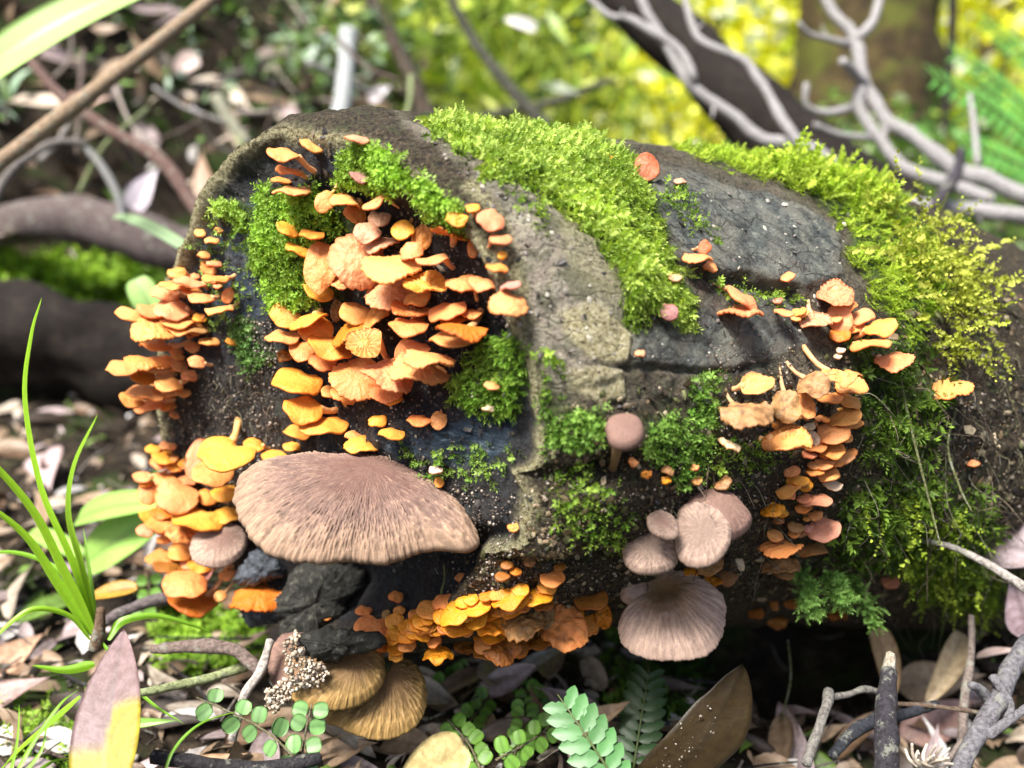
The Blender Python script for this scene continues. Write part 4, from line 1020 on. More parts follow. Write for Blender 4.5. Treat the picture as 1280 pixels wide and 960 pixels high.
SEEDC = [0]
def mushroom(cx, cy, w, h, tone, sty='t', ang=0.0, base=None, lift=None, label='', group=None, below=False, dome=None, d=None, cat='mushroom', stem_r=None, name='orange_mushroom', collect=None, order=0.0):
    SEEDC[0] += 1; seed = SEEDC[0]; r_ = random.Random(seed)
    bpx = base if base is not None else (cx, cy - 0.1*h)
    Bp, Bn = on_log(*bpx)
    if base is None:
        Bp2 = Bp
    dl = proj(Bp[None])[2][0]
    w = w*1.07; h = h*1.1
    ws = w/FPX*dl
    if lift is None: lift = 0.0035+0.42*ws*(0.55 if h > 0.75*w else 0.8)
    dd = (dl if d is None else d)-lift-order
    C = pt(cx, cy, dd)
    view = nrm(CAM-C)
    c_ = min(0.96, max(0.20, 0.88*h/w)) if h < w else 0.93
    s_ = math.sqrt(1-c_*c_)*(-1 if below else 1)
    an = math.radians(ang)
    xr = RT*math.cos(an)-UP*math.sin(an); yr = RT*math.sin(an)+UP*math.cos(an)
    Z = nrm(view*c_+yr*s_); X = nrm(xr-Z*(xr@Z)); Y = np.cross(Z, X)
    a = w/2/FPX*dd; b = a*r_.uniform(0.9, 1.05) if h < w else h/2/FPX*dd/0.93
    if sty in 'k': b *= 1.05
    H = a*(0.16 if sty in 'tk' else 0.2) if dome is None else a*dome
    th = max(0.0009, a*0.11)
    big = w > 44
    V, F, rho, A, top, q, pit = cap_geom(a, b, H, th, seed, sty, 22 if big else 11, 72 if big else 34)
    col = np.array(TONE[tone][0])*np.array([r_.uniform(0.93, 1.05), r_.uniform(0.88, 1.08), r_.uniform(0.8, 1.1)])
    C0 = np.tile(col, (len(V), 1))
    n1 = fbm(q*1.2+seed, 3, 3)[:, None]
    C0 = C0*(1+0.14*n1)
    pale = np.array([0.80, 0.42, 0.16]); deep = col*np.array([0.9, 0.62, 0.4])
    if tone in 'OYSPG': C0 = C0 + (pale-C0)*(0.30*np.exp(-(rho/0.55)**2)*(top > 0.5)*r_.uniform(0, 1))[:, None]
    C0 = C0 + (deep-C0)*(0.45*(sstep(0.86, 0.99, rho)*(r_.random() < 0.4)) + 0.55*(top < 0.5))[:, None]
    if sty in 'ug': C0 = C0 + (deep*0.7-C0)*(np.clip(0.9-pit*1.6, 0, 1)*0.6)[:, None]*sstep(0.15, 0.4, rho)[:, None]  # sunken cells coloured deeper: their shade is put into the colour
    if sty == 'c': C0 = C0*(1+0.9*np.minimum(fbm(q*3, 3, 5), 0.15))[:, None] + np.array([0.16, 0.08, 0.05])*0
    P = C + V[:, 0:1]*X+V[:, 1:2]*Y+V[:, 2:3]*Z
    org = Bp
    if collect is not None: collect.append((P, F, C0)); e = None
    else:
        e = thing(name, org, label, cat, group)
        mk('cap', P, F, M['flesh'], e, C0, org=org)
    dr = (Bp-C); dr = dr-Z*(dr@Z); L = np.linalg.norm(dr)
    dr = dr/max(L, 1e-6)
    At = C + dr*min(L, a*(0.86 if base is not None else 0.5)) + Z*(-th*0.8 + (H*0.2 if base is not None else 0))
    inn = Bp + nrm(Bp-CAM)*0.003
    mid = (At*0.55+inn*0.45) + np.array([0, 0, -0.08*np.linalg.norm(At-inn)])
    sr = stem_r/FPX*dd if stem_r else min(0.0017, max(0.0007, a*0.17))
    SV_, SF_ = tube([inn, mid, At], [sr*1.15, sr*0.95, sr*1.3], 8, 0.12, seed)
    sc_ = col*0.6+np.array([0.85, 0.6, 0.35])*0.4
    if collect is not None: collect.append((SV_, SF_, sc_))
    else: mk('stem', SV_, SF_, M['flesh'], e, sc_, org=org)
    return e

ORD = ['', 'second ', 'third ', 'fourth ', 'fifth ', 'sixth ', 'seventh ', 'eighth ', 'ninth ', 'tenth ', 'eleventh ', 'twelfth ', 'thirteenth ']
def cluster(phrase, group, axis, rows):
    """rows: (cx, cy, w, h, tone, style, ang, base, extra-dict); the label names look, rank and cluster"""
    key = (lambda r: r[1]) if axis == 'v' else (lambda r: r[0])
    n = len(rows)
    order = sorted(range(n), key=lambda i: key(rows[i]))
    for rank, i in enumerate(order):
        r = list(rows[i]); r += [None]*(9-len(r))
        cx, cy, w, h, tone, sty, ang, base, ex = r[:9]; ex = dict(ex or {})
        back = n-1-rank
        if axis == 'v': o = ('highest' if rank == 0 else ORD[rank]+'highest') if rank <= back else ('lowest' if back == 0 else ORD[back]+'lowest')
        else: o = ('leftmost' if rank == 0 else ORD[rank]+'from left') if rank <= back else ('rightmost' if back == 0 else ORD[back]+'from right')
        size = 'tiny ' if w < 17 else 'small ' if w < 27 else 'large ' if w > 46 else ''
        o = o.replace('topmost', 'topmost').strip()
        lab = ex.pop('label', None) or f"{size}{TONE[tone][1]} {STY[sty or 't']} mushroom, {o} {phrase}"
        mushroom(cx, cy, w, h, tone, sty or 't', ang or 0, base, label=lab, group=group, **ex)

cluster('in the top left tier', 'top left tier on the cut end', 'v', [
 (355, 192, 38, 20, 'P', 't', 5, (398, 217)), (361, 213, 32, 14, 'O', 't', 8, (390, 224)), (352, 225, 24, 11, 'O', 't', 5), (364, 238, 44, 17, 'P', 'k', -2, (391, 233)), (389, 182, 30, 14, 'P', 't', 25)])
cluster('in the upper moss of the cut end', 'mushrooms in the upper moss', 'h', [
 (446, 173, 30, 14, 'K', 't', 6), (452, 220, 30, 19, 'M', 't', 8, (474, 240)), (406, 252, 22, 27, 'P', 't', 20, (425, 224)), (433, 250, 40, 19, 'P', 'w', 10, (455, 256)),
 (444, 268, 28, 24, 'O', 'w', 30), (470, 251, 36, 17, 'P', 'k', -35, (500, 258)), (475, 273, 28, 22, 'K', 'w', -10), (522, 243, 32, 17, 'Y', 'u', 40, (532, 274)),
 (361, 286, 30, 15, 'Y', 't', 28), (390, 292, 30, 13, 'Y', 't', 4), (373, 311, 31, 15, 'Y', 't', 20)])
cluster('in the top right bunch beside the bark rim', 'top right bunch by the rim', 'h', [
 (503, 287, 28, 24, 'Y', 't', -10, (517, 272)), (528, 297, 24, 34, 'O', 'u', 15), (570, 273, 26, 22, 'Y', 'c', 0), (591, 259, 17, 12, 'Y', 't', 0, (592, 275)),
 (567, 291, 54, 18, 'D', 'g', 5, (566, 314), dict(label='deep orange gilled fan with dark ribs, at the top of the bunch by the rim', below=False)),
 (613, 275, 36, 28, 'S', 't', 20), (597, 287, 28, 12, 'S', 't', 0, (592, 308)), (625, 298, 27, 14, 'S', 't', 5, (608, 314)), (591, 308, 13, 26, 'P', 't', 0), (621, 334, 27, 12, 'O', 't', 8), (628, 318, 12, 10, 'Y', 't', 0)])
cluster('in the lumpy heart of the central clump', 'heart of the central clump', 'v', [
 (459, 290, 34, 30, 'K', 'w', 0, None, dict(lift=0.020)), (400, 334, 38, 58, 'O', 'w', 0, None, dict(lift=0.014)), (446, 325, 66, 66, 'S', 'w', 0, None, dict(lift=0.020)),
 (489, 332, 68, 40, 'P', 'r', -8, None, dict(lift=0.027)), (513, 314, 28, 24, 'P', 'w', -20, None, dict(lift=0.020)), (486, 365, 58, 48, 'S', 'w', -15, None, dict(lift=0.016)),
 (532, 355, 52, 30, 'Y', 'g', 0, None, dict(lift=0.020)), (521, 372, 34, 22, 'P', 'w', -20, None, dict(lift=0.014)), (540, 325, 40, 14, 'P', 't', -8, (571, 338)), (430, 352, 34, 20, 'P', 'w', 10, None, dict(lift=0.012)),
 (478, 305, 40, 20, 'K', 'w', -15, None, dict(lift=0.016))])
cluster('in the row right of the central clump', 'row right of the central clump', 'h', [
 (577, 354, 38, 22, 'S', 'w', 0, (598, 384)), (606, 355, 40, 19, 'S', 'w', 10), (638, 356, 26, 12, 'K', 't', -12), (636, 380, 48, 34, 'S', 'w', 12, None, dict(lift=0.010)),
 (559, 388, 46, 24, 'O', 't', -20, None, dict(lift=0.016)), (568, 399, 34, 15, 'D', 't', -10), (577, 413, 60, 15, 'D', 'r', 7, (603, 384), dict(lift=0.018)), (565, 424, 52, 19, 'P', 't', 5, None, dict(lift=0.020)),
 (514, 388, 48, 18, 'O', 'g', 10, None, dict(lift=0.020)), (511, 406, 45, 25, 'O', 'k', 0, (530, 395), dict(lift=0.022)), (590, 391, 26, 11, 'O', 't', 0)])
cluster('on the left flank of the central clump', 'left flank of the central clump', 'v', [
 (398, 364, 38, 18, 'Y', 't', 20), (357, 393, 36, 33, 'Y', 't', 0), (385, 400, 46, 17, 'Y', 't', -25, (402, 385), dict(lift=0.014)), (354, 420, 42, 18, 'P', 't', -5), (421, 388, 15, 25, 'T', 'c', 0),
 (444, 391, 38, 28, 'O', 't', 10, None, dict(lift=0.018)), (394, 412, 42, 38, 'Y', 't', 10, None, dict(lift=0.014)), (412, 432, 56, 26, 'Y', 't', 20, None, dict(lift=0.020)), (380, 438, 34, 25, 'O', 't', 10), (404, 452, 34, 25, 'O', 't', 12, None, dict(lift=0.016)), (358, 444, 20, 15, 'N', 'c', 0)])
cluster('in the lower half of the central clump', 'lower half of the central clump', 'v', [
 (437, 414, 50, 24, 'D', 'r', -38, None, dict(lift=0.022)), (455, 429, 44, 40, 'O', 'g', 0, (490, 455), dict(lift=0.030, label='round orange cap showing swirling gills at the centre of the central clump')),
 (447, 472, 62, 54, 'O', 'r', 0, None, dict(lift=0.020, label='large orange shell ribbed cap low in the centre of the central clump')), (432, 492, 34, 20, 'O', 'r', 10, None, dict(lift=0.012)),
 (486, 468, 64, 30, 'S', 'w', 20, None, dict(lift=0.028)), (525, 462, 70, 36, 'S', 'w', 10, None, dict(lift=0.026)), (535, 448, 62, 20, 'P', 'r', 6, None, dict(lift=0.032)), (521, 434, 34, 19, 'P', 't', 8, None, dict(lift=0.026)),
 (483, 492, 42, 17, 'O', 'r', 0, None, dict(lift=0.014)), (491, 498, 26, 12, 'Y', 't', -4, None, dict(lift=0.010)), (467, 398, 40, 20, 'O', 'w', -30, None, dict(lift=0.016)), (505, 442, 22, 34, 'O', 't', 10, None, dict(lift=0.014))])
cluster('scattered on the dark wood under the clump', 'scattered below the central clump', 'h', [
 (373, 476, 58, 32, 'Y', 'k', 5), (413, 489, 22, 14, 'O', 't', 3, (437, 512)), (378, 511, 48, 33, 'Y', 't', 12, (424, 512)), (404, 529, 58, 20, 'Y', 'k', 4), (373, 539, 34, 15, 'Y', 't', 3), (365, 558, 20, 12, 'Y', 't', 5),
 (472, 526, 23, 15, 'Y', 't', -5), (489, 541, 32, 13, 'Y', 't', 5), (451, 556, 40, 21, 'Y', 'w', 0), (442, 544, 21, 10, 'P', 't', 4), (524, 525, 29, 12, 'O', 't', 0), (549, 525, 20, 21, 'S', 'w', 10, (553, 508)),
 ])
cluster('of the small strays near the lower right rim', 'small strays near the rim', 'h', [
 (615, 481, 19, 12, 'S', 't', 6), (610, 510, 15, 9, 'W', 'c', 10), (545, 587, 17, 9, 'W', 't', 2), (549, 603, 12, 12, 'Y', 't', 0), (641, 659, 14, 12, 'O', 'c', 0)])
cluster('up the left edge of the cut end', 'small caps up the left edge', 'v', [
 (250, 291, 14, 12, 'P', 't', 0), (273, 287, 11, 7, 'P', 't', 5), (265, 300, 17, 9, 'P', 't', 0), (255, 318, 15, 9, 'P', 't', 0), (221, 340, 21, 15, 'O', 't', 0, (242, 345)), (261, 336, 19, 15, 'O', 't', 15), (269, 348, 32, 11, 'O', 't', 0, (296, 343))])
cluster('in the upper tier left of the cut end', 'upper left tier, above', 'v', [
 (238, 352, 38, 11, 'S', 't', 10, (262, 360)), (218, 357, 34, 13, 'P', 't', 3, (250, 362)), (206, 366, 32, 24, 'S', 'w', 0, (240, 370)), (240, 363, 24, 12, 'O', 't', 5), (251, 372, 32, 13, 'P', 't', 8, (278, 368)), (285, 369, 14, 19, 'O', 't', 15, (296, 346)), (274, 387, 32, 12, 'P', 't', -12, (300, 376)), (250, 397, 17, 9, 'Y', 't', 5)])
cluster('in the broad shelf left of the cut end', 'broad shelf left of the cut end', 'v', [
 (167, 393, 44, 20, 'P', 't', 6, (235, 398), dict(d=0.49)), (214, 387, 40, 28, 'S', 't', 4, (245, 392)), (190, 388, 36, 18, 'O', 't', 8, (240, 394)), (221, 403, 38, 15, 'P', 't', -3, (250, 402)), (192, 412, 48, 26, 'P', 'w', 6, (245, 408), dict(d=0.485)), (226, 411, 32, 15, 'O', 't', 2, (255, 406)), (194, 431, 36, 13, 'O', 't', 3, (240, 426)), (247, 413, 26, 7, 'T', 't', 0, (262, 408))])
cluster('in the lower tier left of the cut end', 'lower left tier', 'v', [
 (153, 459, 38, 18, 'P', 't', -4, (225, 462), dict(d=0.49)), (181, 452, 44, 20, 'O', 'w', -2, (228, 458)), (202, 451, 24, 17, 'O', 'w', 0, (232, 455)), (180, 470, 30, 19, 'D', 't', 18, (225, 466)), (211, 481, 33, 19, 'P', 't', 6, (245, 464)), (182, 490, 42, 16, 'P', 't', 8, (225, 490)), (166, 499, 30, 16, 'O', 't', 22, (222, 498)), (186, 507, 38, 13, 'O', 't', -8, (215, 492)), (229, 490, 17, 9, 'P', 't', 5)])
cluster('of the tiny ones left on the dark wood', 'tiny caps on the left dark wood', 'h', [
 (261, 426, 24, 9, 'P', 't', 2), (290, 426, 15, 8, 'Y', 't', 8), (223, 445, 17, 8, 'P', 't', 5), (212, 452, 14, 7, 'P', 't', 0), (246, 452, 22, 13, 'P', 't', 22, (268, 456))])
cluster('at the top of the lower left cluster', 'top of the lower left cluster', 'h', [
 (192, 561, 18, 11, 'Y', 't', 0), (207, 571, 32, 13, 'Y', 't', 18), (215, 580, 20, 11, 'Y', 't', 5), (210, 557, 19, 8, 'P', 't', 8), (231, 579, 16, 13, 'Y', 't', 0), (251, 572, 34, 50, 'S', 'w', 15, None, dict(lift=0.012)),
 (285, 566, 64, 36, 'Y', 'k', 4, (299, 522), dict(lift=0.024, stem_r=4.5, label='large amber kidney-shaped mushroom with upright stem left of the big bracket')), (267, 591, 50, 31, 'O', 't', 3, None, dict(lift=0.027)), (317, 556, 24, 16, 'Y', 't', 12, (340, 561)), (343, 569, 30, 12, 'Y', 't', 0)])
cluster('in the middle of the lower left cluster', 'middle of the lower left cluster', 'h', [
 (205, 598, 24, 16, 'O', 't', 0), (186, 616, 26, 27, 'O', 't', 0, (215, 615)), (220, 620, 50, 42, 'S', 't', 10, None, dict(lift=0.022)), (260, 619, 26, 20, 'O', 'k', 0), (281, 616, 32, 21, 'Y', 't', -8), (286, 642, 36, 19, 'Y', 't', -6),
 (250, 647, 60, 19, 'Y', 'k', 6, None, dict(lift=0.018)), (201, 654, 36, 18, 'O', 't', 5, (225, 650)), (203, 641, 28, 12, 'D', 't', 8), (227, 662, 38, 32, 'O', 'c', 10, None, dict(lift=0.016)), (232, 600, 26, 12, 'S', 'w', -10)])
cluster('at the foot of the lower left cluster', 'foot of the lower left cluster', 'v', [
 (201, 697, 34, 18, 'O', 't', 2), (225, 690, 28, 20, 'O', 't', 0), (215, 707, 42, 15, 'N', 't', 15), (252, 706, 30, 14, 'Y', 't', 10), (231, 729, 52, 29, 'O', 't', 8, None, dict(lift=0.022)), (242, 752, 54, 18, 'D', 't', 6, None, dict(lift=0.010)),
 (275, 745, 15, 13, 'O', 't', -20), (284, 717, 20, 12, 'O', 't', -15), (322, 746, 62, 26, 'D', 'w', -3, None, dict(lift=0.008, label='wide deep orange mushroom tucked beneath the blue black bark chunk')), (253, 716, 24, 12, 'K', 'c', 0)])
cluster('in the dark under the big bracket', 'small ones under the big bracket', 'h', [
 (413, 757, 23, 13, 'O', 't', -25), (408, 769, 15, 8, 'O', 't', -5), (455, 763, 21, 9, 'O', 't', 6), (468, 785, 46, 26, 'O', 'k', 10), (495, 745, 18, 11, 'O', 't', 8), (499, 763, 15, 12, 'O', 't', 0), (483, 769, 11, 12, 'T', 't', 0), (576, 721, 14, 11, 'S', 't', -8)])
cluster('at the left of the golden underside shelf', 'left of the underside shelf', 'h', [
 (497, 793, 21, 14, 'G', 't', 0), (478, 809, 19, 10, 'D', 't', 0), (497, 809, 26, 13, 'G', 't', -8), (520, 768, 20, 14, 'O', 't', -10), (537, 761, 32, 18, 'O', 't', -8), (554, 752, 26, 17, 'O', 't', -15), (517, 792, 20, 12, 'G', 't', 0), (537, 782, 20, 15, 'G', 't', -10), (553, 769, 24, 16, 'G', 't', -25)])
cluster('along the golden underside shelf', 'golden underside shelf', 'h', [
 (570, 765, 48, 22, 'G', 't', -35), (589, 749, 18, 12, 'G', 't', -15), (596, 757, 36, 14, 'G', 't', -25), (573, 783, 38, 15, 'G', 't', -10), (596, 773, 30, 20, 'G', 't', -32), (636, 748, 42, 17, 'G', 'k', -25), (609, 744, 20, 9, 'D', 't', -12),
 (671, 746, 40, 10, 'G', 't', 0), (679, 754, 26, 12, 'N', 't', 0), (615, 767, 22, 14, 'G', 't', -25), (624, 764, 16, 11, 'G', 't', -15)])
cluster('in the spotted lower fringe of the log', 'spotted lower fringe', 'h', [
 (615, 782, 38, 22, 'G', 'c', 5), (654, 779, 52, 30, 'T', 'c', -5, None, dict(lift=0.014)), (684, 773, 20, 30, 'T', 'c', 0), (704, 783, 58, 46, 'O', 'c', -8, None, dict(lift=0.016)), (735, 775, 17, 24, 'G', 't', 10), (740, 750, 40, 15, 'N', 't', -4),
 (582, 806, 30, 22, 'N', 'c', 0), (626, 811, 48, 28, 'N', 'c', 5), (648, 812, 24, 22, 'D', 'c', 0), (548, 819, 36, 16, 'G', 'c', 0), (755, 770, 20, 26, 'G', 'c', 0), (660, 800, 30, 18, 'N', 'c', 0)])
cluster('in the shade right of the big bracket', 'in the shade right of the big bracket', 'h', [
 (690, 722, 30, 17, 'O', 't', 0), (628, 720, 18, 10, 'N', 't', 0), (634, 706, 15, 12, 'N', 't', 0), (662, 702, 14, 11, 'T', 't', 0), (700, 708, 14, 9, 'N', 't', -10), (645, 714, 14, 9, 'D', 't', 10)])
cluster('on top of the log', 'caps on top of the log', 'h', [
 (809, 209, 29, 31, 'R', 'w', 0, (806, 226), dict(lift=0.004, label='round brick red knobbly mushroom standing on top of the log')), (760, 196, 17, 8, 'D', 't', 8, None), (850, 226, 15, 9, 'K', 't', 5)])
cluster('at the end of the top moss band', 'group at the end of the moss band', 'h', [
 (881, 309, 15, 17, 'R', 't', 10, (862, 312)), (872, 322, 36, 14, 'S', 'w', 8), (888, 333, 18, 13, 'S', 'w', 20), (844, 346, 16, 10, 'K', 't', 0), (835, 390, 24, 23, 'M', 'w', 0, (826, 374), dict(label='round mauve pimpled mushroom at the tip of the top moss band')), (800, 441, 13, 8, 'K', 't', 4)])
cluster('on the middle bark plate', 'on the middle bark plate', 'h', [
 (927, 372, 44, 22, 'S', 't', 38, (886, 353), dict(stem_r=3, lift=0.012)), (925, 389, 56, 14, 'S', 'r', 0, None, dict(lift=0.010)), (980, 390, 24, 9, 'S', 't', 14, (966, 386)), (985, 345, 17, 10, 'S', 't', -20, (974, 352)), (972, 375, 12, 8, 'K', 'c', 0)])
cluster('in the pored orange group', 'pored orange group by the right moss', 'h', [
 (1044, 368, 42, 34, 'S', 'u', 10), (1056, 381, 28, 22, 'O', 'w', 0), (1019, 401, 42, 26, 'K', 'u', 8, (1008, 372)), (1050, 397, 28, 36, 'S', 't', -10), (1050, 418, 24, 18, 'D', 't', 0), (1077, 396, 32, 17, 'S', 't', -8), (1100, 409, 36, 22, 'O', 'w', -12, (1064, 424)),
 (1087, 430, 46, 9, 'P', 't', -8, (1062, 436)), (1117, 450, 44, 20, 'S', 'r', -3, (1090, 446)), (1051, 437, 11, 7, 'W', 't', 0), (1047, 445, 10, 6, 'W', 't', 0)])
cluster('hanging by its stem in the withered group', 'withered tan group', 'h', [
 (947, 480, 38, 28, 'P', 'u', -5, (912, 487)), (934, 516, 60, 34, 'T', 'c', 0, (903, 482), dict(stem_r=2.6, lift=0.012)), (984, 509, 36, 38, 'T', 'c', 0, (973, 452), dict(stem_r=2.8, lift=0.014)), (1007, 506, 20, 34, 'O', 'u', -8, None, dict(lift=0.012)),
 (1017, 481, 38, 32, 'T', 'c', -10, (980, 449), dict(stem_r=2.8, lift=0.014)), (1052, 470, 44, 20, 'P', 'c', 8, (1000, 428), dict(stem_r=3.4, lift=0.018)), (1065, 482, 36, 26, 'P', 'w', 10, None, dict(lift=0.016)), (1037, 496, 32, 14, 'O', 't', 0), (1064, 501, 28, 18, 'P', 't', 35)])
cluster('in the upper right cascade', 'upper right cascade', 'v', [
 (1056, 521, 38, 20, 'P', 't', -15), (1042, 541, 38, 27, 'P', 't', 0), (1058, 546, 16, 14, 'P', 't', 20), (978, 532, 24, 22, 'N', 'c', 0), (1012, 532, 13, 8, 'W', 't', 0), (985, 552, 56, 23, 'P', 'u', -8, (948, 548), dict(lift=0.014)), (1015, 547, 15, 20, 'W', 't', -30), (1020, 558, 26, 13, 'O', 't', 0)])
cluster('in the lower right cascade', 'lower right cascade', 'v', [
 (1040, 563, 30, 17, 'O', 't', -5), (1030, 579, 24, 14, 'P', 't', 0), (1057, 571, 22, 13, 'S', 't', -8), (1046, 577, 18, 10, 'O', 't', 0), (1019, 589, 22, 10, 'P', 't', 5), (1036, 593, 26, 14, 'P', 't', -10), (1041, 605, 24, 12, 'W', 't', 10), (997, 600, 26, 10, 'Y', 't', 3), (1007, 606, 18, 15, 'G', 't', -15),
 (986, 611, 32, 11, 'P', 't', -35), (1020, 625, 36, 10, 'K', 't', -8, (1000, 630))])
cluster('at the foot of the right cascade', 'foot of the right cascade', 'v', [
 (966, 637, 28, 14, 'G', 'c', -5), (978, 641, 14, 8, 'Y', 't', 0), (1029, 661, 38, 30, 'K', 't', -5, (996, 670)), (1010, 660, 14, 12, 'K', 't', 0), (1015, 687, 36, 10, 'T', 't', -5), (976, 684, 50, 14, 'P', 'w', -3), (977, 704, 42, 16, 'T', 'c', 0), (980, 716, 24, 9, 'T', 't', 0)])
cluster('behind the purple caps', 'yellow brown caps behind the purple ones', 'h', [
 (910, 722, 23, 20, 'T', 'w', -20), (891, 727, 24, 15, 'G', 'c', 10), (886, 706, 34, 17, 'T', 'w', -10), (864, 714, 18, 11, 'G', 't', 0), (925, 704, 10, 19, 'W', 't', -10)])
cluster('in the black hollow under the log', 'in the black hollow', 'h', [
 (945, 766, 19, 12, 'N', 't', 0), (970, 775, 25, 10, 'N', 'c', 10), (990, 754, 18, 11, 'N', 't', 0), (968, 756, 10, 14, 'N', 't', 0), (1046, 768, 24, 12, 'N', 'c', 10)])
cluster('of the lone ones on the right of the log', 'lone caps on the right', 'v', [
 (1190, 486, 46, 22, 'P', 'w', -12, (1178, 510)), (1217, 579, 15, 8, 'S', 't', 0), (1113, 727, 21, 15, 'K', 't', 10)])
cluster('of the ragged ones beside the stalked button', 'ragged yellow ones', 'h', [
 (792, 577, 13, 9, 'P', 'c', 30), (808, 592, 14, 8, 'Y', 'c', -20), (835, 588, 16, 12, 'T', 'c', 20), (833, 600, 12, 8, 'G', 'c', -10), (868, 584, 11, 9, 'P', 'c', -10), (871, 600, 13, 12, 'P', 't', 0), (913, 556, 26, 9, 'W', 'c', 15, (896, 546)), (903, 603, 22, 7, 'T', 'c', -30)])

# the smallest caps, packed between the others; nothing tells one from the next
SMALL = []
def filler(path, spread, n, tones, size):
    C_ = catmull(path, 10)
    for k in range(n):
        q = C_[rng.integers(0, len(C_))]+rng.normal(size=2)*np.array(spread)
        w_ = rng.uniform(*size)
        mushroom(q[0], q[1], w_, w_*rng.uniform(0.42, 0.8), tones[k % len(tones)], 'tk'[k % 2], rng.normal()*14, collect=SMALL)
filler([(490, 800), (545, 778), (590, 765), (640, 752), (690, 748)], (6, 9), 62, 'GGYO', (14, 26))
filler([(600, 800), (660, 795), (715, 785), (750, 770)], (6, 10), 30, 'GON', (14, 30))
filler([(1050, 520), (1020, 570), (1000, 620), (985, 680)], (20, 10), 34, 'PTOS', (9, 20))
filler([(262, 330), (235, 370), (235, 420), (215, 470), (208, 500)], (14, 10), 34, 'POPS', (10, 22))
filler([(205, 575), (215, 620), (215, 670), (245, 720)], (18, 10), 26, 'YOS', (12, 26))
filler([(1010, 395), (1050, 405), (1085, 420)], (10, 8), 12, 'SPO', (9, 20))
V, F, C = join(SMALL)
tag(mk('small_mushrooms', V, F, M['flesh'], None, C), 'tiny orange caps crammed between the larger ones of every cluster', 'mushrooms', kind='stuff')

# ------------------------------------------------------------------ the purple brown brackets: traced outlines on tilted planes with real depth
PUR = np.array((0.19, 0.115, 0.092)); LIL = np.array((0.38, 0.27, 0.215)); TANC = np.array((0.37, 0.225, 0.115)); OLV = np.array((0.24, 0.15, 0.05)); OLD = np.array((0.12, 0.07, 0.03))
def bracket(label, poly, ctr, ratio, depth, base, colc, colm, cole, dome=0.22, th=0.0035, ang=0.0, fib=1.0, group='purple brown bracket mushrooms', stem_r=9, cup=0.0, name='purple_mushroom', nr=60, nt=220, edge=0.1, below=False, seed=1, apex=(0, 0), stem_edge=False):
    P = catmull(list(poly)+[poly[0]], 12)[:-1]
    cx, cy = ctr; an = math.radians(ang)
    xr = RT*math.cos(an)-UP*math.sin(an); yr = RT*math.sin(an)+UP*math.cos(an)
    C = pt(cx, cy, depth); view = nrm(CAM-C)
    s_ = math.sqrt(1-ratio**2)*(-1 if below else 1)
    Z = nrm(view*ratio+yr*s_); X = nrm(xr-Z*(xr@Z)); Y = np.cross(Z, X)
    # rays of the outline meet the tilted plane
    Dv = FW+(P[:, 0:1]-640)/FPX*RT-(P[:, 1:2]-480)/FPX*UP
    t = ((C-CAM)@Z)/(Dv@Z); Q = CAM+t[:, None]*Dv-C
    u, v = Q@X, Q@Y
    th_ = np.unwrap(np.arctan2(v, u)); 
    if th_[-1] < th_[0]: u, v, th_ = u[::-1], v[::-1], th_[::-1]
    a0 = np.linspace(0, 2*math.pi, nt, endpoint=False)
    o = np.argsort(np.mod(th_, 2*math.pi)); tm = np.mod(th_, 2*math.pi)[o]; rm = np.hypot(u, v)[o]
    R = np.interp(a0, np.concatenate([tm-2*math.pi, tm, tm+2*math.pi]), np.tile(rm, 3))
    a = (u.max()-u.min())/2
    V, F, rho, A, top, q, _ = cap_geom(a, a, a*dome, th, seed, 't', nr, nt, outline=R/a*(1+0.006*np.sin(a0*61+2*np.sin(a0*9))+0.008*np.sin(a0*23)), ctr=apex)
    V[:, 2] -= a*cup*np.exp(-((V[:, 0]/a-apex[0])**2+(V[:, 1]/a-apex[1]*0.9)**2)/0.16)
    # radial fibres and wrinkles, stronger to the margin
    kf = 1.0 if nt < 400 else 2.6
    f1 = fbm(np.stack([np.cos(A)*16*kf, np.sin(A)*16*kf, rho*5.5*kf+seed], -1), 3, 61); f2 = fbm(np.stack([np.cos(A)*42*kf, np.sin(A)*42*kf, rho*15*kf], -1), 3, 62); f3 = fbm(V/a*9, 3, 63)
    V[:, 2] += a*(0.022*f1+0.010*f2)*fib*sstep(0.12, 0.8, rho)*(top) + a*0.012*f3
    V[:, 2] -= a*(0.10 if nt < 400 else 0.05)*sstep(0.8, 1.0, rho)**2
    C0 = colc + (colm-colc)*sstep(0.15, 0.8, rho+0.2*f3)[:, None]
    C0 = C0 + (cole-C0)*(sstep(1-edge-0.25, 1.0, rho+0.10*f1)*0.9)[:, None]
    C0 = C0*(1+(0.55*f1*sstep(0.1, 0.6, rho)+0.40*f2)*min(1, 0.3+fib*0.7))[:, None]
    C0 = C0 + (np.array((0.50, 0.36, 0.22))-C0)*(np.clip(f2+f1*0.6-0.25, 0, 1)*0.9*min(1, fib)*(top > 0.5))[:, None]
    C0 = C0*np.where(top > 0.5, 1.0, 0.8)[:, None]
    Pw = C+V[:, 0:1]*X+V[:, 1:2]*Y+V[:, 2:3]*Z
    Bp, _n = on_log(*base)
    e = thing(name, Bp, label, 'mushroom', group)
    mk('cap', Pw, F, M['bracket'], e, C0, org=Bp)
    dr = Bp-C; dr = dr-Z*(dr@Z); L = np.linalg.norm(dr); dr = dr/max(L, 1e-6)
    At = C+dr*min(L, a*0.35)-Z*(th*1.2+a*cup*0.8)
    if stem_edge: At = C+dr*a*0.25-Z*th*0.5
    sr = stem_r/FPX*depth
    SV_, SF_ = tube([Bp+nrm(Bp-CAM)*0.008, (Bp+At)/2-Z*0.002, At], [sr, sr*0.9, sr*1.3], 14, 0.15, seed)
    mk('stem', SV_, SF_, M['bracket'], e, TANC*0.8, org=Bp)
    return e
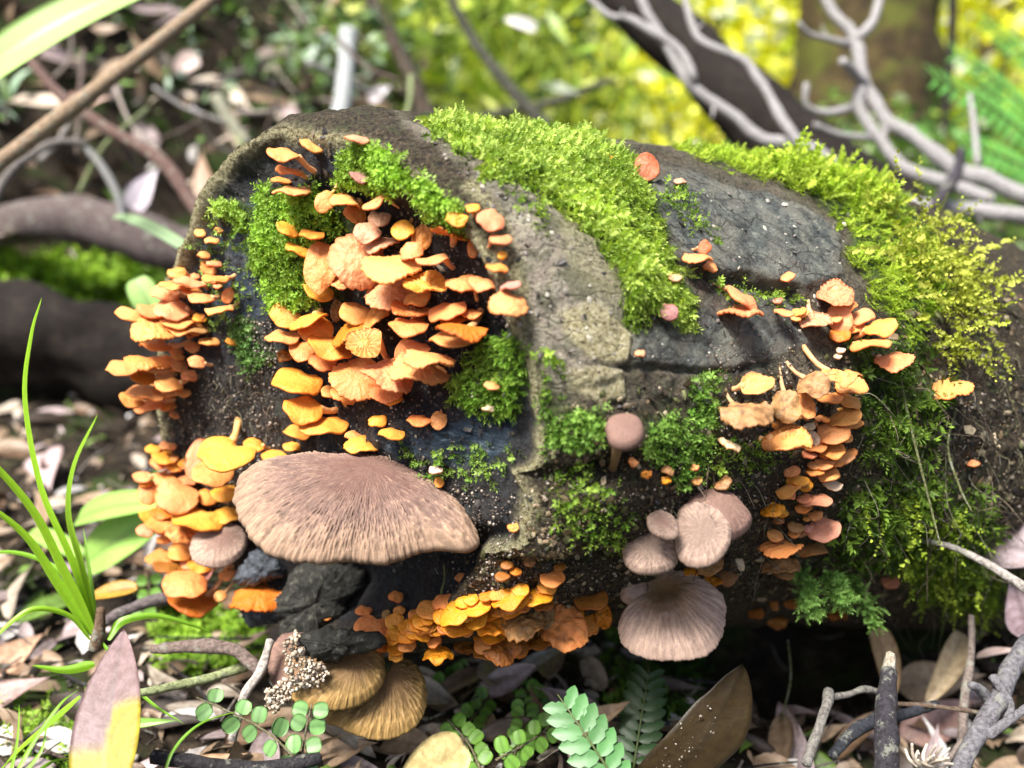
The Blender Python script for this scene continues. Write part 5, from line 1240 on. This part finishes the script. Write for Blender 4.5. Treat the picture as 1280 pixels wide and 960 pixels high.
def dlog(px, py): return proj(on_log(px, py)[0][None])[2][0]
bracket('huge purple brown shaggy bracket mushroom spread across the lower cut end',
        [(292, 600), (300, 585), (320, 577), (360, 573), (400, 568), (440, 565), (480, 568), (515, 582), (545, 602), (575, 630), (592, 652), (599, 670), (594, 681), (575, 683), (545, 679), (512, 683), (480, 692), (440, 690), (405, 695), (370, 692), (335, 682), (312, 664), (298, 640), (291, 620)],
        (442, 632), 0.60, dlog(445, 600)-0.040, (445, 600), np.array((0.15, 0.085, 0.07)), np.array((0.20, 0.13, 0.105)), np.array((0.34, 0.23, 0.155)), dome=0.18, th=0.005, nr=120, nt=760, fib=1.0, edge=0.12, apex=(0.08, 0.30), stem_r=26)
bracket('small purple bracket mushroom at the left under the huge one', [(236, 683), (243, 665), (262, 655), (290, 652), (306, 660), (310, 676), (300, 693), (280, 705), (258, 706), (242, 698)], (274, 680), 0.72, dlog(275, 680)-0.020, (300, 662), PUR, LIL*0.85, LIL, dome=0.18, th=0.002, nr=40, nt=140, apex=(0.2, 0.2), seed=5)
bracket('round purple cap tucked behind the others, top right of the purple cluster', [(858, 626), (870, 614), (893, 609), (915, 616), (932, 630), (942, 645), (938, 658), (925, 668), (912, 672), (885, 668), (865, 650)], (902, 640), 0.78, dlog(900, 640)-0.018, (895, 650), PUR, PUR*1.15, PUR*1.4, dome=0.35, th=0.003, nr=40, nt=140, ang=30, seed=6, fib=0.5)
bracket('round lilac cap in the middle of the purple cluster', [(846, 640), (852, 630), (868, 625), (890, 628), (908, 642), (915, 660), (912, 680), (900, 698), (882, 707), (862, 706), (848, 695), (843, 670)], (880, 665), 0.90, dlog(880, 665)-0.032, (880, 690), LIL*0.55, LIL*0.78, LIL*1.0, dome=0.24, th=0.0025, nr=46, nt=180, seed=17, fib=0.7)
bracket('smallest purple cap, above the left lilac cap', [(808, 645), (820, 637), (835, 639), (846, 650), (849, 665), (840, 673), (820, 668), (810, 658)], (828, 655), 0.85, dlog(828, 655)-0.018, (828, 668), PUR*0.9, LIL*0.65, LIL*0.9, dome=0.35, th=0.002, nr=30, nt=110, seed=8)
bracket('left lilac cap of the purple cluster, overhanging the funnel', [(777, 682), (782, 664), (798, 655), (818, 657), (836, 668), (846, 685), (847, 700), (836, 711), (812, 715), (792, 712), (780, 700)], (812, 686), 0.86, dlog(812, 686)-0.030, (812, 692), LIL*0.6, LIL*0.85, LIL*1.1, dome=0.28, th=0.003, nr=46, nt=160, seed=9)
bracket('large lilac funnel shaped mushroom at the bottom of the purple cluster', [(773, 728), (785, 712), (830, 706), (862, 712), (890, 726), (906, 742), (908, 765), (902, 795), (885, 815), (855, 822), (815, 820), (785, 808), (773, 790), (775, 768), (792, 756), (776, 745)], (838, 764), 0.86, dlog(835, 735)-0.030, (828, 722), OLD*1.6, LIL*0.98, LIL*1.2, dome=0.16, th=0.003, nr=70, nt=300, cup=0.32, apex=(-0.08, 0.62), seed=10, fib=0.7)
D3 = dlog(440, 790)-0.010
bracket('dull purple bracket at the left of the three hanging under the log', [(333, 825), (340, 805), (352, 790), (372, 787), (405, 795), (430, 820), (428, 860), (395, 880), (360, 872), (340, 850)], (380, 832), 0.85, D3-0.004, (390, 810), OLD*2, PUR, PUR*1.2, dome=0.2, th=0.003, nr=40, nt=160, seed=11, group='brackets hanging under the log', fib=0.5)
bracket('ochre brown fan bracket in the middle of the three under the log', [(362, 868), (375, 845), (420, 822), (470, 812), (482, 830), (478, 852), (460, 870), (432, 882), (400, 884), (375, 878)], (425, 850), 0.80, D3-0.022, (440, 815), OLD*1.5, OLV, OLV*1.5, dome=0.2, th=0.003, nr=50, nt=220, seed=12, group='brackets hanging under the log', apex=(0.3, 0.4), fib=0.8)
bracket('large ochre fan bracket hanging lowest under the log', [(405, 890), (430, 884), (465, 868), (485, 840), (500, 820), (522, 830), (533, 852), (533, 880), (520, 905), (495, 918), (468, 921), (440, 915), (420, 905), (408, 902)], (478, 878), 0.86, D3-0.010, (470, 815), OLD*1.5, OLV*0.9, OLV*1.6, dome=0.22, th=0.003, nr=60, nt=260, seed=13, group='brackets hanging under the log', apex=(0.1, 0.55), fib=1.6)
# stalked purple button
e = bracket('purple brown button mushroom on a pale stalk in the middle of the bark', [(756, 532), (762, 520), (778, 515), (795, 518), (804, 530), (804, 544), (794, 554), (776, 557), (762, 550)], (780, 537), 0.72, dlog(768, 575)-0.030, (764, 592), PUR*1.0, PUR*1.2, PUR*1.2, dome=0.42, th=0.003, nr=36, nt=120, seed=14, fib=0.15, group='stalked button', stem_r=6.5, stem_edge=True)

# charred chunks and hanging bark under the big bracket
def chunk(label, poly, depth, thick, mat, name='bark_chunk', seed=1, amp=0.3):
    P = catmull(list(poly)+[poly[0]], 16)[:-1]; n = len(P); c = P.mean(0); P = c+(P-c)*(1+0.10*fbm(np.hstack([P*0.09, P[:, :1]*0]), 4, seed))[:, None]; rows = []
    for k, (r, z) in enumerate([(0.02, 0.8), (0.12, 0.8), (0.24, 0.78), (0.36, 0.75), (0.48, 0.72), (0.6, 0.68), (0.7, 0.62), (0.8, 0.55), (0.88, 0.42), (0.95, 0.25), (1.0, 0.0), (0.94, -0.3), (0.6, -0.8), (0.02, -1.0)]):
        q = c+(P-c)*r
        rows.append(np.array([pt(x, y, depth-z*thick) for x, y in q]))
    V = np.vstack(rows); Nn = nrm(V-V.mean(0))
    V = V+Nn*(thick*amp*2.2*fbm(V*90, 5, seed)+thick*amp*0.9*fbm(V*380, 3, seed+1))[:, None]
    F = grid_faces(14, n, True)
    return tag(mk(name, V, F, M[mat], None, org=pt(c[0], c[1], depth)), label, 'bark')
chunk('blue black charred bark chunk under the left of the huge bracket', [(288, 726), (300, 705), (318, 690), (335, 690), (352, 700), (360, 712), (350, 722), (325, 730), (300, 735)], dlog(325, 712)-0.012, 0.009, 'rock', seed=2)
chunk('grey black ragged bark lobe hanging under the huge bracket', [(340, 765), (352, 745), (362, 722), (378, 705), (410, 700), (450, 702), (460, 730), (430, 760), (400, 800), (405, 822), (380, 818), (350, 785)], dlog(395, 760)-0.006, 0.012, 'greybark', seed=3)
chunk('dark bark tongue above the three hanging brackets', [(362, 800), (400, 790), (450, 788), (480, 800), (455, 815), (420, 826), (380, 822)], D3-0.026, 0.010, 'greybark', seed=4)
chunk('crumbling black lump below the wide deep orange mushroom', [(290, 752), (320, 762), (350, 755), (372, 745), (360, 768), (325, 780), (300, 772)], dlog(325, 765)-0.002, 0.008, 'rock', seed=6)
def pix_cloud(poly, n, jit, lift, fn=on_log, fixed=None):
    P = np.array(poly); lo, hi = P.min(0), P.max(0); out = []
    x = rng.uniform(lo[0], hi[0], n*4); y = rng.uniform(lo[1], hi[1], n*4); m = poly_mask(x, y, poly, 0.5) > 0.5
    for a, b in zip(x[m][:n], y[m][:n]):
        p = pt(a, b, fixed) if fixed is not None else fn(a, b)[0]
        out.append(p-FW*rng.uniform(0, jit)-FW*lift)
    return np.array(out)
PEL = (0.0018, 0.0036)
P_ = np.vstack([pix_cloud([(355, 800), (375, 785), (385, 820), (415, 838), (400, 855), (365, 862)], 330, 0.006, 0, fixed=D3-0.030), pix_cloud([(336, 860), (360, 846), (368, 870), (345, 888), (335, 880)], 190, 0.006, 0, fixed=D3-0.026)])
crumbs(P_, PEL, [(0.50, 0.42, 0.32), (0.34, 0.27, 0.2), (0.62, 0.55, 0.45)], 'pellets', 'heap of pale beige pellets clinging to the hanging brackets', 'pellets')
PALC = [(0.34, 0.29, 0.24), (0.12, 0.09, 0.07), (0.2, 0.15, 0.11), (0.42, 0.37, 0.32), (0.06, 0.045, 0.035)]
face_pts = np.vstack([pix_cloud([(200, 480), (345, 440), (350, 560), (290, 660), (200, 640)], 1500, 0.002, 0), pix_cloud([(300, 400), (350, 400), (345, 460), (310, 440)], 260, 0.003, 0),
    pix_cloud([(380, 240), (600, 300), (600, 520), (380, 560)], 1000, 0.001, 0), pix_cloud([(560, 600), (650, 620), (640, 720), (560, 740)], 420, 0.003, 0), pix_cloud([(290, 735), (345, 760), (340, 790), (310, 780)], 150, 0.003, 0)])
crumbs(face_pts, (0.0005, 0.0024), PALC, 'crumbs', 'pale and dark crumbs of rotted wood sticking to the cut end', 'crumbs')
side_pts = np.vstack([pix_cloud([(640, 600), (1060, 460), (1060, 720), (640, 760)], 1500, 0.002, 0), pix_cloud([(880, 440), (1000, 430), (1060, 470), (900, 540)], 260, 0.004, 0), pix_cloud([(560, 700), (780, 700), (740, 800), (560, 800)], 500, 0.002, 0),
    pix_cloud([(1060, 500), (1280, 450), (1280, 760), (1060, 780)], 800, 0.004, 0)])
crumbs(side_pts, (0.0005, 0.0022), PALC+[(0.2, 0.16, 0.06)], 'bark_crumbs', 'fine crumbs and flakes lodged in the dark bark', 'crumbs')
# ------------------------------------------------------------------ moss: masses of little leafy shoots
def shoot_template(K, spread, leaf, bend, wid=0.30, flat=0.5, seed=0):
    r = np.random.default_rng(seed); V, F, sh = [], [], []
    def axis(s): return np.array([bend*s*s, 0, s])
    for k in range(K):
        s = 0.04+0.96*k/(K-1)
        for sg in ((1, -1) if k < K-1 else (1,)):
            c = axis(s); T = nrm(np.array([2*bend*s, 0, 1.0]))
            az = (0 if sg > 0 else math.pi)*flat + (k*2.4+r.normal()*0.3)*(1-flat) + math.pi/2
            side = np.array([math.cos(az), math.sin(az), 0]); side = nrm(side-T*(side@T))
            d = nrm(side*spread+T*(0.65 if k < K-1 else 4)); l = leaf*(0.7+0.5*math.sin(math.pi*min(1, s*0.9+0.1)))*r.uniform(0.8, 1.2)
            wv = nrm(np.cross(d, T))*l*wid*0.5; n = len(V)
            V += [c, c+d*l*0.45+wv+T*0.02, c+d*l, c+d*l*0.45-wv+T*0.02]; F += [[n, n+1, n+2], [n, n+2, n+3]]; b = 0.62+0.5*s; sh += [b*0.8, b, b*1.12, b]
    return np.array(V), np.array(F), np.array(sh)
def plant(name, label, P, N, size, templ, cols, w=(0.6, 0.7, 0.5), down=None, cat='moss'):
    n = len(P); g = np.tile(np.array(down if down is not None else (0.15, -0.5, -1.0)), (n, 1)); t = g-N*(g*N).sum(1)[:, None]; t = nrm(t)
    D = nrm(N*w[0]+t*w[1]+rng.normal(size=(n, 3))*w[2])
    clump = fbm(P*55, 2, 77)
    parts = []
    tid = rng.integers(0, len(templ), n)
    S = rng.uniform(*size, n)*(1+0.45*clump)
    cc = np.array(cols); k = np.clip(0.5+0.9*clump+0.35*rng.normal(size=n), 0, 1)[:, None]; C = cc[0]*(1-k)+cc[1]*k
    C = C*(0.8+0.4*rng.random((n, 1)))
    for j, (TV, TF, sh) in enumerate(templ):
        m = tid == j
        if not m.any(): continue
        X, Y, Z = rot_frames(D[m], rng.uniform(0, 6.28, m.sum()))
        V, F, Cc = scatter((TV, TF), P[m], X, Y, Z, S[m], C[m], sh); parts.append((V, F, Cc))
    V, F, C = join(parts)
    return tag(mk(name, V, F, M['moss'], None, C, smooth=False), label, cat, kind='stuff')
FX, FY, _ = proj(FV); SX, SY, _ = proj(SV); SFc = facing(SV, SN) > 0.02
def pick(which, polys, n, wob=14, seed=3, excl=()):
    V, N, X, Y = (FV, FN, FX, FY) if which == 'f' else (SV, SNd, SX, SY)
    wv = wob*fbm(V*100, 3, seed)
    m = np.zeros(len(V))
    for p in polys: m = np.maximum(m, poly_mask(X, Y, p, 4, wv))
    if which == 's': m = m*SFc
    else: m = m*(np.linalg.norm(V-FV[-1], axis=1)**1.0)      # the polar grid is denser towards its middle
    for ex, ey, er in excl: m = m*(np.hypot(X-ex, (Y-ey)) > er)
    idx = rng.choice(len(V), n, p=m/m.sum())
    P = V[idx]+rng.normal(size=(n, 3))*0.0006
    return P, N[idx]
FE = [shoot_template(10, 1.0, 0.30, 0.25, 0.34, 0.85, k) for k in range(4)]
TU = [shoot_template(8, 1.2, 0.36, 0.15, 0.34, 0.2, 10+k) for k in range(4)]
ST = [shoot_template(20, 0.9, 0.13, 0.55*(1 if k % 2 else -1), 0.5, 0.3, 20+k) for k in range(4)]
ST2 = [shoot_template(16, 0.8, 0.11, 0.7*(1 if k % 2 else -1), 0.8, 0.3, 30+k) for k in range(4)]
ST3 = [shoot_template(22, 0.7, 0.16, 0.3*(1 if k % 2 else -1), 0.6, 0.3, 40+k) for k in range(3)]
BR1, BR2 = (0.24, 0.38, 0.045), (0.62, 0.77, 0.18)
P, N = pick('s', [MOSS_TOP], 6200)
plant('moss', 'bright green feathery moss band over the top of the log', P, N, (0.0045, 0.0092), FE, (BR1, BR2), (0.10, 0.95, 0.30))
P, N = pick('s', [MOSS_FAR], 3600, 20)
plant('moss', 'yellow green moss cushion over the far end of the log top', P, N, (0.0035, 0.0075), FE+ST[:1], ((0.26, 0.42, 0.02), (0.58, 0.74, 0.09)), (0.4, 0.7, 0.45), down=(1, -0.6, -0.5))
P, N = pick('s', [[(940, 215), (1000, 212), (1095, 235), (1085, 262), (1000, 245)]], 130)
plant('moss', 'long finger like moss shoots sticking up along the far top edge', P, N, (0.011, 0.020), ST3, ((0.34, 0.50, 0.03), (0.60, 0.74, 0.10)), (0.9, 0.0, 0.5))
P, N = pick('s', [[(1090, 265), (1160, 280), (1220, 350), (1232, 400), (1210, 450), (1175, 450), (1150, 400), (1110, 330)]], 230, 26)
plant('moss', 'yellowish stringy moss hanging at the right of the log', P, N, (0.014, 0.028), ST2, ((0.34, 0.40, 0.03), (0.62, 0.66, 0.12)), (0.45, 0.7, 0.6))
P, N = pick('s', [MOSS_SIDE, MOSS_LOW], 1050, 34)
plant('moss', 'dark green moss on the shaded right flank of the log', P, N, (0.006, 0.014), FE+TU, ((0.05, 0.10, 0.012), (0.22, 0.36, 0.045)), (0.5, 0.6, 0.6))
P, N = pick('s', [[(1100, 610), (1190, 620), (1245, 680), (1262, 780), (1200, 770), (1130, 690)]], 200, 30)
plant('moss', 'olive green moss strands trailing at the lower right of the log', P, N, (0.012, 0.026), ST2, ((0.18, 0.28, 0.02), (0.44, 0.56, 0.06)), (0.4, 0.9, 0.5))
P, N = pick('s', [MOSS_RIM], 750, 26, excl=[(768, 570, 34), (780, 535, 30), (935, 500, 45)])
plant('moss', 'thin leafy liverwort and moss below the middle of the bark', P, N, (0.003, 0.0065), TU, ((0.12, 0.26, 0.03), (0.36, 0.58, 0.12)), (0.6, 0.5, 0.6))
P, N = pick('s', [[(520, 155), (560, 170), (680, 262), (700, 285), (640, 250)], [(690, 590), (760, 585), (800, 640), (780, 690), (700, 660)], [(800, 230), (870, 250), (900, 300), (840, 290)], [(640, 450), (690, 440), (700, 500), (650, 520)], [(880, 350), (1010, 370), (1020, 392), (900, 370)], [(880, 560), (960, 540), (980, 560), (900, 620)]], 560, 26, 9)
plant('moss', 'sparse low moss sprinkled over the bark between the big patches', P, N, (0.003, 0.007), TU, ((0.12, 0.24, 0.02), (0.40, 0.58, 0.08)), (0.5, 0.5, 0.6))
for poly, n, lab, cc in ((MOSS_F1, 1500, 'bright moss tuft under the upper right rim of the cut end', (BR1, (0.38, 0.64, 0.07))),
                         (MOSS_F2, 1900, 'large moss cushion on the upper left of the cut end', (BR1, (0.36, 0.62, 0.07))),
                         (MOSS_F3, 800, 'feathery moss on the lower right rim of the cut end', ((0.16, 0.32, 0.03), (0.42, 0.66, 0.10))),
                         (MOSS_F4, 260, 'small bluish green moss spot left of the central clump', ((0.10, 0.24, 0.05), (0.30, 0.50, 0.14))),
                         (MOSS_F5, 200, 'little star moss tuft at the upper left edge', ((0.2, 0.36, 0.03), (0.5, 0.7, 0.14)))):
    P, N = pick('f', [poly], int(n*0.8), 16)
    plant('moss', lab, P, N, (0.0032, 0.0066), TU if poly is not MOSS_F3 else FE, cc, (0.75, 0.25, 0.6))
P, N = pick('f', [[(440, 180), (480, 165), (600, 260), (560, 290), (520, 250)], [(590, 440), (640, 460), (600, 520)], [(530, 560), (640, 560), (620, 600), (540, 600)], [(505, 560), (530, 575), (520, 590)], [(240, 280), (320, 280), (320, 420), (260, 420)]], 420, 16)
plant('moss', 'scattered moss sprouts on the rim and dark wood of the cut end', P, N, (0.003, 0.006), TU, ((0.14, 0.28, 0.03), (0.40, 0.60, 0.12)), (0.75, 0.25, 0.6))
# flakes of bark and wood lying flat on the dark bark
FLK = (np.array([[-0.5, -0.3, 0], [0.1, -0.42, 0.05], [0.5, 0.02, 0], [0.12, 0.3, 0.06], [-0.42, 0.26, 0.02], [0, 0, 0.14]]), np.array([[0, 1, 5], [1, 2, 5], [2, 3, 5], [3, 4, 5], [4, 0, 5]]))
def flakes(which, polys, n, size, pal, label):
    P, N = pick(which, polys, n, 14)
    D = nrm(N+rng.normal(size=(n, 3))*0.35); X, Y, Z = rot_frames(D, rng.uniform(0, 6.28, n))
    S = (size[0]+(size[1]-size[0])*rng.random(n)**3)[:, None]*rng.uniform(0.5, 1.4, (n, 3))
    pal = np.array(pal); c = pal[rng.integers(0, len(pal), n)]*(0.5+0.9*rng.random((n, 1)))
    V, F, C = scatter(FLK, P, X, Y, Z, S, c)
    tag(mk('bark_flakes', V, F, M['litter'], None, C, smooth=False), label, 'bark flakes', kind='stuff')
qx = rng.uniform(800, 930, 700); qy = rng.uniform(862, 965, 700); qm = poly_mask(qx, qy, [(815, 965), (850, 905), (905, 868), (920, 872), (905, 930), (880, 965)], 1) > 0.5
crumbs(np.array([pt(a, b, np.interp(b, [854, 1015], [0.435, 0.375])-0.0035) for a, b in zip(qx[qm][:80], qy[qm][:80])]), (0.0004, 0.0024), [(0.3, 0.27, 0.22), (0.16, 0.13, 0.1), (0.4, 0.38, 0.34)], 'leaf_crumbs', 'white grains scattered on the large olive brown leaf', 'crumbs')
FLC = [(0.10, 0.07, 0.04), (0.20, 0.14, 0.08), (0.05, 0.035, 0.02), (0.34, 0.28, 0.18), (0.12, 0.13, 0.05), (0.03, 0.025, 0.02)]
flakes('s', [[(600, 520), (1080, 440), (1080, 760), (560, 800)]], 5200, (0.0012, 0.005), FLC, 'small flakes of rotten bark clinging to the shaded side of the log')
flakes('s', [[(1060, 400), (1290, 360), (1290, 800), (1060, 780)]], 2600, (0.002, 0.007), FLC, 'dark bark flakes on the far right end of the log')
flakes('s', [[(500, 150), (640, 240), (770, 340), (790, 460), (650, 500), (650, 350), (600, 240)], [(800, 220), (1060, 270), (1050, 440), (780, 460)]], 700, (0.001, 0.004), [(0.3, 0.28, 0.24), (0.12, 0.1, 0.09), (0.42, 0.4, 0.34), (0.05, 0.045, 0.04)], 'grey scales lifting off the bark plates')
flakes('f', [[(200, 300), (400, 160), (640, 300), (640, 560), (560, 720), (200, 700)]], 3000, (0.001, 0.004), [(0.03, 0.032, 0.04), (0.09, 0.085, 0.08), (0.18, 0.15, 0.11), (0.02, 0.02, 0.025)], 'splinters of charred rotten wood on the cut end')
# little hanging fern like sprays in the hollow and on the bark
for k, (pts, lab) in enumerate([([(1000, 715), (1008, 735), (1012, 760)], 'left'), ([(1035, 712), (1045, 735), (1052, 750)], 'middle'), ([(1060, 720), (1078, 745), (1090, 780)], 'right')]):
    d = dlog(pts[0][0], pts[0][1])-0.01; P = catmull(px_path(pts, [d, d-0.01]), 8)
    n = len(P)*5; i = rng.integers(0, len(P), n); N = np.tile(-FW, (n, 1))
    plant('moss', f'{lab} of the three small green sprays hanging over the dark hollow', P[i]+rng.normal(size=(n, 3))*0.001, N, (0.005, 0.009), FE, ((0.14, 0.30, 0.06), (0.34, 0.58, 0.14)), (0.5, 0.5, 0.7))
for pts, lab in [([(555, 705), (556, 725), (552, 742), (558, 765)], 'thin green tendril hanging below the huge bracket'), ([(985, 800), (988, 850), (975, 905)], 'thin tendril hanging in the black hollow'), ([(1125, 470), (1140, 540), (1160, 620), (1175, 680)], 'long dead rootlet trailing down the right flank'),
                 ([(1195, 510), (1185, 560), (1200, 610), (1215, 640)], 'mossy rootlet beside the lone pale mushroom')]:
    d = dlog(*pts[0])-0.012; V, F = tube(px_path(pts, [d, d-0.008]), [0.0005, 0.0007, 0.0004], 6, 0.3, 3)
    tag(mk('tendril', V, F, M['twig'], None, (0.22, 0.24, 0.10), org=V[0]), lab, 'tendril')
# fine root hairs hanging out of the log's underside and right flank
def root_hairs(poly, n, length, r, label, cols):
    q = pix_cloud(poly, n, 0.001, 0.0); parts = []
    for p in q:
        l = rng.uniform(*length); d = nrm(np.array([rng.normal()*0.7, -0.6, -0.7+rng.normal()*0.6]))
        V, F = tube([p+FW*0.003, p+d*l*0.35+rng.normal(size=3)*l*0.12, p+d*l*0.7+rng.normal(size=3)*l*0.2+np.array([0, 0, -l*0.1]), p+d*l+rng.normal(size=3)*l*0.25+np.array([0, 0, -l*0.3])], [r, r*0.8, r*0.4], 4, sub=3)
        parts.append((V, F, np.array(cols[rng.integers(0, len(cols))])*rng.uniform(0.6, 1.2)))
    V, F, C = join(parts); tag(mk('root_hairs', V, F, M['twig'], None, C), label, 'roots', kind='stuff')
RC = [(0.10, 0.07, 0.05), (0.26, 0.20, 0.14), (0.05, 0.04, 0.035), (0.34, 0.32, 0.2)]
root_hairs([(1060, 480), (1270, 430), (1280, 770), (1080, 780)], 210, (0.008, 0.030), 0.0003, 'tangle of fine roots over the shaded right end of the log', RC)
root_hairs([(560, 690), (760, 690), (740, 790), (560, 780)], 36, (0.004, 0.010), 0.0002, 'fine roots dangling in the dark beneath the bark slab', RC)
root_hairs([(860, 560), (1000, 620), (960, 740), (800, 740)], 60, (0.005, 0.016), 0.0003, 'fine roots in the dark bark near the purple cluster', RC)
root_hairs([(200, 460), (350, 440), (340, 640), (210, 620)], 110, (0.004, 0.012), 0.0003, 'wood fibres sticking out of the lower left cut end', RC)
# moss and creeping green cushions on the ground
def gcloud(box, n):
    return np.array([on_ground(rng.uniform(box[0], box[2]), rng.uniform(box[1], box[3]), 0.002) for _ in range(n)])
for box, n, lab, cc, sz in (((200, 765, 330, 840), 700, 'bright green moss patch on the ground under the left mushrooms', ((0.16, 0.32, 0.02), (0.38, 0.6, 0.06)), (0.006, 0.012)), ((-20, 330, 260, 400), 500, 'blurred green moss on the ground by the dark log', ((0.16, 0.32, 0.02), (0.38, 0.6, 0.04)), (0.02, 0.04)),
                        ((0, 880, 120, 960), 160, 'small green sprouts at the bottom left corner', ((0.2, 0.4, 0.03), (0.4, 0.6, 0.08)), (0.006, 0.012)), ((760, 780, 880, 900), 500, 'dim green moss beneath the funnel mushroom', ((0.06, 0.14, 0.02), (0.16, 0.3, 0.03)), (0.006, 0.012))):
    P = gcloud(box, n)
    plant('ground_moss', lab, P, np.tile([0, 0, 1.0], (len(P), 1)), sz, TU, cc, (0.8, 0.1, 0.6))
